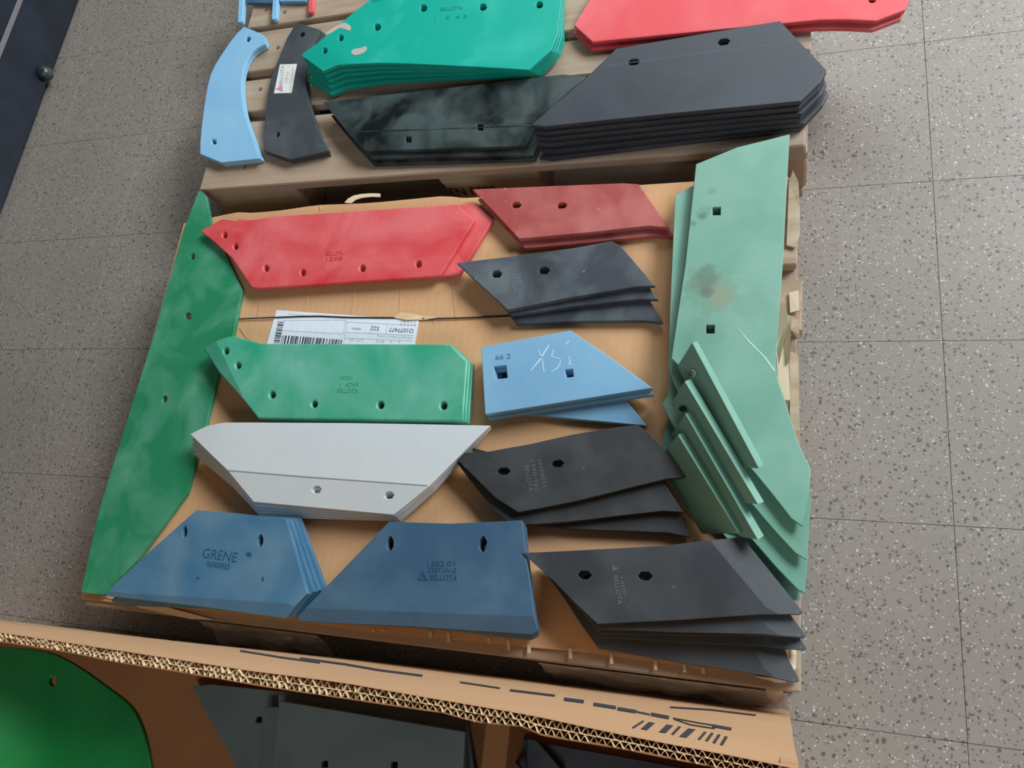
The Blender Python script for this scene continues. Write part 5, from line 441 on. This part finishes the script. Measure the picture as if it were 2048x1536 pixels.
# ---------------------------------------------------------------- cardboard cover on the middle pallet
ZC = 0.155
cv = [tuple(p) for p in MISC['cover']]
right = [(-0.006, 0.44), (-0.002, 0.40), (0.004, 0.36), (-0.004, 0.33), (0.010, 0.22), (0.016, 0.12), (0.012, 0.03), (0.004, 0.014)]
front = [(-0.1, 0.012), (-0.25, 0.016), (-0.45, 0.012), (-0.62, 0.008), (-0.8, 0.012), (-1.0, 0.010), (-1.183, 0.006)]
out = (cv + right + front)[::-1]
cov_me = plate_mesh('cardboard_cover', out, [], 0.005, lambda x, y: ZC + 0.0012 * noise.noise((x * 9, y * 9, 0)) - 0.0012, True, [], 0.05)
soft(cov_me, 40)
cov = link('cardboard_cover', cov_me, 'cardboard'); tag(cov, 'tan cardboard sheet laid over the middle pallet under the coloured shares', 'cardboard sheet')
def flap(name, pts, mat, th=0.003):
    n = len(pts); v = [tuple(p) for p in pts] + [(p[0], p[1], p[2] - th) for p in pts]
    f = [list(range(n))[::-1], [n + i for i in range(n)]] + [[i, (i + 1) % n, n + (i + 1) % n, n + i] for i in range(n)]
    me = pydata(name, v, f)
    bm = bmesh.new(); bm.from_mesh(me); bmesh.ops.recalc_face_normals(bm, faces=bm.faces); bmesh.ops.triangulate(bm, faces=bm.faces); bm.to_mesh(me); bm.free()
    return link(name, me, mat, cov)
for pts, m in MISC['flaps']: flap('torn_flap', pts, m)
for pts in MISC['slots']:
    link('pale_slot', slab('pale_slot', [[p[:2] for p in pts]], lambda x, y: ZC, 0.0003), 'cardboard_pale', cov)
flap('torn_strip', MISC['scrap_wood'], 'cardboard_pale', 0.002)
flap('torn_patch', [(x, y, ZC + 0.002 + 0.0015 * (i % 3)) for i, (x, y, z) in enumerate(MISC['seamcard'])], 'cardboard_edge', 0.002)
for k in range(len(MISC['creases'])):
    link('crease', slab('crease', [[p[:2] for p in MISC['creases'][k]]], lambda x, y: ZC, 0.00006), 'crease_line', cov)

# black strap
sv, sf = [], []
P = [Vector(p) for p in MISC['strap']]
for i, p in enumerate(P):
    for a, b in ((-0.0011, 0), (0.0011, 0), (0.0011, 0.0009), (-0.0011, 0.0009)): sv.append((p.x, p.y + a, p.z + b))
for i in range(len(P) - 1):
    for k in range(4): sf.append((4 * i + k, 4 * i + (k + 1) % 4, 4 * i + 4 + (k + 1) % 4, 4 * i + 4 + k))
sf += [(3, 2, 1, 0), tuple(4 * (len(P) - 1) + k for k in range(4))]
tag(link('strap', pydata('strap', sv, sf), 'strap'), 'thin black strap running across the cardboard and over the shipping label', 'strap')

# shipping label
LQ = MISC['label']
lab = link('shipping_label', slab('shipping_label', [[tuple(p) for p in LQ][::-1]], lambda x, y: ZC, 0.0004), 'label_paper')
tag(lab, 'white printed shipping label with barcodes, half under the mid green shares', 'label')
zl = lambda x, y: ZC + 0.0006
for nm, polys, mt in MISC['label_marks']:
    for grp in ([polys] if nm == 'barcode_bars' else [[q] for q in polys]): link(nm, slab(nm, grp, zl, 0.0002, 0), mt, lab)
for txt, x, y, ang, L, h, mt in MISC['label_text']:
    link('printed_text', text_mesh('printed_text', txt, x, y, ang, L, h, zl, 0.0002), mt, lab)

# ---------------------------------------------------------------- front carton
RZ = 0.63
carton = bpy.data.objects.new('carton', None); COL.objects.link(carton); carton.location = (-0.8, -0.4, 0)
tag(carton, 'tall open cardboard carton in the foreground with a raw corrugated rim', 'carton')
def cput(name, v, f, mat, smooth=False):
    me = pydata(name, [(x + 0.8, y + 0.4, z) for x, y, z in v], f)
    bm = bmesh.new(); bm.from_mesh(me); bmesh.ops.recalc_face_normals(bm, faces=bm.faces); bm.to_mesh(me); bm.free()
    if smooth: soft(me, 40)
    return link(name, me, mat, carton)
def lerp_at(poly, x):
    if x <= poly[0][0]: a, b = poly[0], poly[1]
    elif x >= poly[-1][0]: a, b = poly[-2], poly[-1]
    else:
        for a, b in zip(poly, poly[1:]):
            if a[0] <= x <= b[0]: break
    return a[1] + (b[1] - a[1]) * (x - a[0]) / (b[0] - a[0])
XL, XR = -1.62, 0.012
BASE, RO, RI = MISC['base_o'], MISC['rim_o'], MISC['rim_i']
def wall_y(x, z, inner=False):
    t = max(0.0, z / RZ)
    yo = lerp_at(BASE, x) if x > -1.5 else -0.053; yt = lerp_at(RO, x) if x > -0.95 else -0.0385
    return yo + (yt - yo) * t
def rim_th(x):
    return 1.12 * (lerp_at(RO, x) - lerp_at(RI, x)) if x > -0.8 else 0.0105
nx, nz = 90, 12
ZT = RZ - 0.03
def sheet(off, ztop, jit=0.0, zbot=0.0, thick=0.0012, frac=None):
    v, f = [], []
    for i in range(nx + 1):
        x = XL + (XR - XL) * i / nx
        for k in range(nz + 1):
            z = zbot + (ztop - zbot) * k / nz
            y = wall_y(x, z) - (off if frac is None else frac * rim_th(x))
            if k == nz: z += jit * noise.noise((x * 60, off * 900, 3.1)) + 0.5 * jit * noise.noise((x * 17, 2, 1))
            v.append((x, y, z)); v.append((x, y - thick, z))
    R = 2 * (nz + 1)
    for i in range(nx):
        for k in range(nz):
            a = i * R + 2 * k
            f += [(a, a + 2, a + R + 2, a + R), (a + 1, a + R + 1, a + R + 3, a + 3)]
        a = i * R + 2 * nz; f.append((a, a + 1, a + R + 1, a + R))
    return v, f
v, f = sheet(0.0, RZ, 0.0025); cput('front_panel', v, f, 'cardboard_carton', True)
v, f = sheet(0, RZ - 0.002, 0.003, RZ - 0.09, 0.0008, 0.5); cput('middle_liner', v, f, 'cardboard_edge')
v, f = sheet(0, RZ - 0.001, 0.004, 0.0, 0.0012, 0.92); cput('front_lining', v, f, 'cardboard_inside', True)
def flute(fr0, fr1, pitch, jit, zd):
    v, f = [], []; x = XL; i = 0
    while x < XR - 0.001:
        fr = fr0 if i % 2 == 0 else fr1
        # rounded wave: 3 samples per half pitch
        for q in range(3):
            t = q / 3.0; s = 0.5 - 0.5 * math.cos(math.pi * t)
            fa = fr + ((fr1 if i % 2 == 0 else fr0) - fr) * s
            xx = x + pitch / 2 * t
            zt = RZ - 0.001 + jit * noise.noise((xx * 150, fr0 * 10, 0)) + 0.6 * jit * noise.noise((xx * 25, fr0 * 5, 4))
            y = wall_y(xx, zt) - fa * rim_th(xx)
            v += [(xx, y, zt), (xx, y, zt - zd), (xx, y - 0.0006, zt), (xx, y - 0.0006, zt - zd)]
        x += pitch / 2; i += 1
    n = len(v) // 4
    for a in range(n - 1):
        p, q = 4 * a, 4 * a + 4
        f += [(p, p + 1, q + 1, q), (p + 2, q + 2, q + 3, p + 3), (p, q, q + 2, p + 2)]
    return v, f
v, f = flute(0.10, 0.50, 0.0072, 0.005, 0.05); tag(cput('corrugated_flute', v, f, 'cardboard_edge'), kind='stuff')
v, f = flute(0.56, 0.94, 0.0072, 0.004, 0.05); tag(cput('corrugated_flute', v, f, 'cardboard_edge'), kind='stuff')
cv_, cf_ = [], []
for i in range(nx + 1):
    x = XL + (XR - XL) * i / nx
    for fr in (0.02, 0.95): cv_.append((x, wall_y(x, RZ) - fr * rim_th(x), RZ - 0.011))
for i in range(nx): cf_.append((2 * i, 2 * i + 1, 2 * i + 3, 2 * i + 2))
cput('flute_backing', cv_, cf_, 'cardboard_inside')  # added backing strip that keeps the gaps between flutes from going black
# other walls, floor of the carton
yf, yb = -0.03, -0.86
def wallbox(name, x0, x1, y0, y1, z0, z1, mat='cardboard_inside'):
    v = [(x, y, z) for x in (x0, x1) for y in (y0, y1) for z in (z0, z1)]
    return cput(name, v, [(0, 1, 3, 2), (4, 6, 7, 5), (0, 4, 5, 1), (2, 3, 7, 6), (0, 2, 6, 4), (1, 5, 7, 3)], mat)
wallbox('side_panel', 0.000, 0.013, yb, -0.052, 0, RZ - 0.005, 'cardboard_carton')
wallbox('side_panel', XL - 0.012, XL, yb, -0.055, 0, RZ - 0.004)
wallbox('back_panel', XL, 0.0, yb, yb + 0.012, 0, RZ - 0.006)
wallbox('bottom_panel', XL, 0.0, yb + 0.012, -0.07, 0.005, 0.020)
# false floor of cardboard the goods lie on
wallbox('inner_tray', XL + 0.02, -0.005, yb + 0.03, -0.075, 0.215, 0.225)
for x0, x1, y0, y1, z1 in MISC['dividers']:
    wallbox('divider', x0, x1, y0, y1, 0.225, z1)
for nm, polys in MISC['wall_print']:
    vv, ff = [], []
    for poly in polys:
        b0 = len(vv); vv += [(x, y + 0.0006, z) for x, y, z in poly]; ff.append(list(range(b0, b0 + len(poly))))
    if nm == 'printed_lettering':
        for q in ff: cput(nm, [vv[i] for i in q], [list(range(len(q)))], 'print')
    else: cput(nm, vv, ff, 'print')
# ---------------------------------------------------------------- steel plates
def build_plate(d):
    k = 0.001
    outl = [(x * k, y * k) for x, y in d['o']]
    holes = [[(x * k, y * k) for x, y in h] for h in d['holes']]
    F = [((a[0] * k, a[1] * k), (b[0] * k, b[1] * k), n, s) for a, b, n, s in d['F']]
    B = [((a[0] * k, a[1] * k), n, c) for a, n, c in d['B']]
    T = d.get('T')
    def z_of(x, y):
        z = 0.0
        for a, b, n, s in F: z += s * max(0.0, (x - a[0]) * n[0] + (y - a[1]) * n[1])
        for a, n, c in B: z += c * max(0.0, (x - a[0]) * n[0] + (y - a[1]) * n[1]) ** 2
        if T: z += T[2] * (x - T[0] * k) + T[3] * (y - T[1] * k)
        return z
    me = plate_mesh(d['name'], outl, holes, d['t'], z_of, bool(F or B), [(a, b) for a, b, n, s in F])
    if B or F: soft(me, 9 if len(F) < 3 else 40)
    o = link(d['name'], me, d['mat'], loc=d['loc']); bevel(o, d['bev'], d['seg'])
    tag(o, d['label'], d['cat'], d.get('group'))
    for lb, loc, th in d['copies']:
        c = o.copy(); COL.objects.link(c); c.location = loc; c.rotation_euler = (0, 0, th); c['label'] = lb
    for nm, txt, p, ang, L, h, mt, lb in d['texts']:
        t = link(nm, text_mesh(nm, txt, p[0] * k, p[1] * k, ang, L * k, h * k, z_of, 0.0005), mt, o)
        if lb: t['label'] = lb
    for nm, polys, mt, lb, th in d['marks']:
        for grp in ([polys] if nm in ('chalk_writing', 'stamped_emblem') else [[q] for q in polys]):
            t = link(nm, slab(nm, [[(x * k, y * k) for x, y in q] for q in grp], z_of, th * k + 0.00005 * len(o.children), 0.0), mt, o)
            if lb: t['label'] = lb
    for nm, v, mt, lb in d['prisms']:
        v = [(x * k, y * k, z * k) for x, y, z in v]
        pm = pydata(nm, v, [(0, 1, 2, 3), (7, 6, 5, 4), (0, 4, 5, 1), (1, 5, 6, 2), (2, 6, 7, 3), (3, 7, 4, 0)])
        bm = bmesh.new(); bm.from_mesh(pm); bmesh.ops.recalc_face_normals(bm, faces=bm.faces); bm.to_mesh(pm); bm.free()
        q = link(nm, pm, mt, o); q['label'] = lb; bevel(q, 0.0012, 2)
        for nm2, ring, mt2 in d.get('poly3', []):
            link(nm2, pydata(nm2, [(x * k, y * k, z * k) for x, y, z in ring], [list(range(len(ring)))]), mt2, q)  # flat patches: a bolt hole's lit rim and shaded inside painted on
    return o
stain(MAT['green_pale_stained'], MISC['stains'])
for d in PLATES: build_plate(d)

# ---------------------------------------------------------------- pronged blue bracket and pink bar at the top edge
def bar(name, a, b, wd, z0, z1, mat, parent=None):
    a, b = Vector(a), Vector(b); d = (b - a).normalized(); n = Vector((-d.y, d.x))
    ring = [a + n * wd / 2, b + n * wd / 2, b - n * wd / 2, a - n * wd / 2]
    ring += [a - n * wd / 2 * math.cos(t) - d * wd / 2 * math.sin(t) for t in (0.5, 1.0, 1.57, 2.1, 2.6)]
    o = link(name, slab(name, [[tuple(p) for p in ring]], lambda x, y: z0, z1 - z0, 0), mat, parent); bevel(o, 0.0015); return o
A = MISC['prongs']
br_ = bpy.data.objects.new('pronged_bracket', None); COL.objects.link(br_)
tag(br_, 'light blue bracket at the top edge with two straight prongs pointing forward', 'bracket')
bar('prong', A[0][:2], A[1][:2], 0.0135, 0.1505, 0.1625, 'blue_sky', br_); bar('prong', A[2][:2], A[3][:2], 0.0135, 0.1505, 0.1625, 'blue_sky', br_)
link('back_plate', slab('back_plate', [[tuple(p[:2]) for p in MISC['bracket_back']]], lambda x, y: 0.1515, 0.008, 0), 'blue_dark', br_)
pb = bar('flat_bar', A[4][:2], A[5][:2], 0.0125, 0.1515, 0.1605, 'red_top')
tag(pb, 'pinkish red flat bar lying on the back pallet beside the blue bracket', 'bar')
tl = link('plough_share', slab('plough_share', [[tuple(p[:2]) for p in MISC['blue_back']]], lambda x, y: 0.1515, 0.008, 0), 'blue_light')
tag(tl, 'blue steel plate at the very top edge, between the prongs and the pink bar', 'plough share')

# ---------------------------------------------------------------- dark base of a machine at the upper left
mb = bpy.data.objects.new('machine_base', None); COL.objects.link(mb); mb.location = (-2.27, 1.4, 0)
tag(mb, 'navy black metal machine base on the floor at the upper left corner', 'machine')
bm = bmesh.new(); bmesh.ops.create_cube(bm, size=1)
for q in bm.verts: q.co = Vector((q.co.x * 0.65, q.co.y * 2.2, q.co.z * 0.215 + 0.1075 + 0.0))
bmesh.ops.bevel(bm, geom=[e for e in bm.edges], offset=0.014, segments=4, affect='EDGES')
me = bpy.data.meshes.new('housing'); bm.to_mesh(me); bm.free(); soft(me, 40)
link('housing', me, 'navy_black', mb)
for y0, y1 in ((-0.25, 0.115), (0.135, 1.0)):
    link('trim_strip', box_mesh('trim_strip', 0.004, y1 - y0, 0.013, 0.001), 'ink', mb, (0.3265, (y0 + y1) / 2, 0.158))
bm = bmesh.new(); bmesh.ops.create_uvsphere(bm, u_segments=20, v_segments=12, radius=0.020)
for q in bm.verts: q.co.x *= 0.9
me = bpy.data.meshes.new('bolt'); bm.to_mesh(me); bm.free(); soft(me, 60)
link('bolt', me, 'blackgloss', mb, (0.335, -0.035, 0.032))

# ---------------------------------------------------------------- crumpled clear tape along the front of the middle pallet
def crumple(name, pts, amp, seed, label):
    (x0, y0, z0), (x1, y1, z1) = pts; n, mrow = 26, 6; v, f = [], []
    for i in range(n + 1):
        for k in range(mrow + 1):
            t, s = i / n, k / mrow
            x = x0 + (x1 - x0) * t; y = y0 + (y1 - y0) * s; z = z0 + (z1 - z0) * s
            nn = noise.noise((t * 7 + seed, s * 2.5, seed)); n2 = noise.noise((t * 13 + seed, s * 4, seed + 5))
            v.append((x + amp * n2 * 0.6, y + amp * nn * s, z + amp * n2))
    for i in range(n):
        for k in range(mrow):
            a = i * (mrow + 1) + k; f.append((a, a + 1, a + mrow + 2, a + mrow + 1))
    me = pydata(name, v, f); o = link(name, me, 'clear_tape'); m = o.modifiers.new('sheet_thickness', 'SOLIDIFY'); m.thickness = 0.0004
    tag(o, label, 'tape'); return o
crumple('packing_tape', ((-0.93, -0.006, 0.150), (-0.70, -0.030, 0.085)), 0.016, 1.3, 'loose crumpled clear tape hanging below the two blue stacks')
crumple('packing_tape', ((-0.33, -0.006, 0.150), (0.012, -0.026, 0.075)), 0.012, 7.7, 'clear tape bunched at the front right corner of the middle pallet')
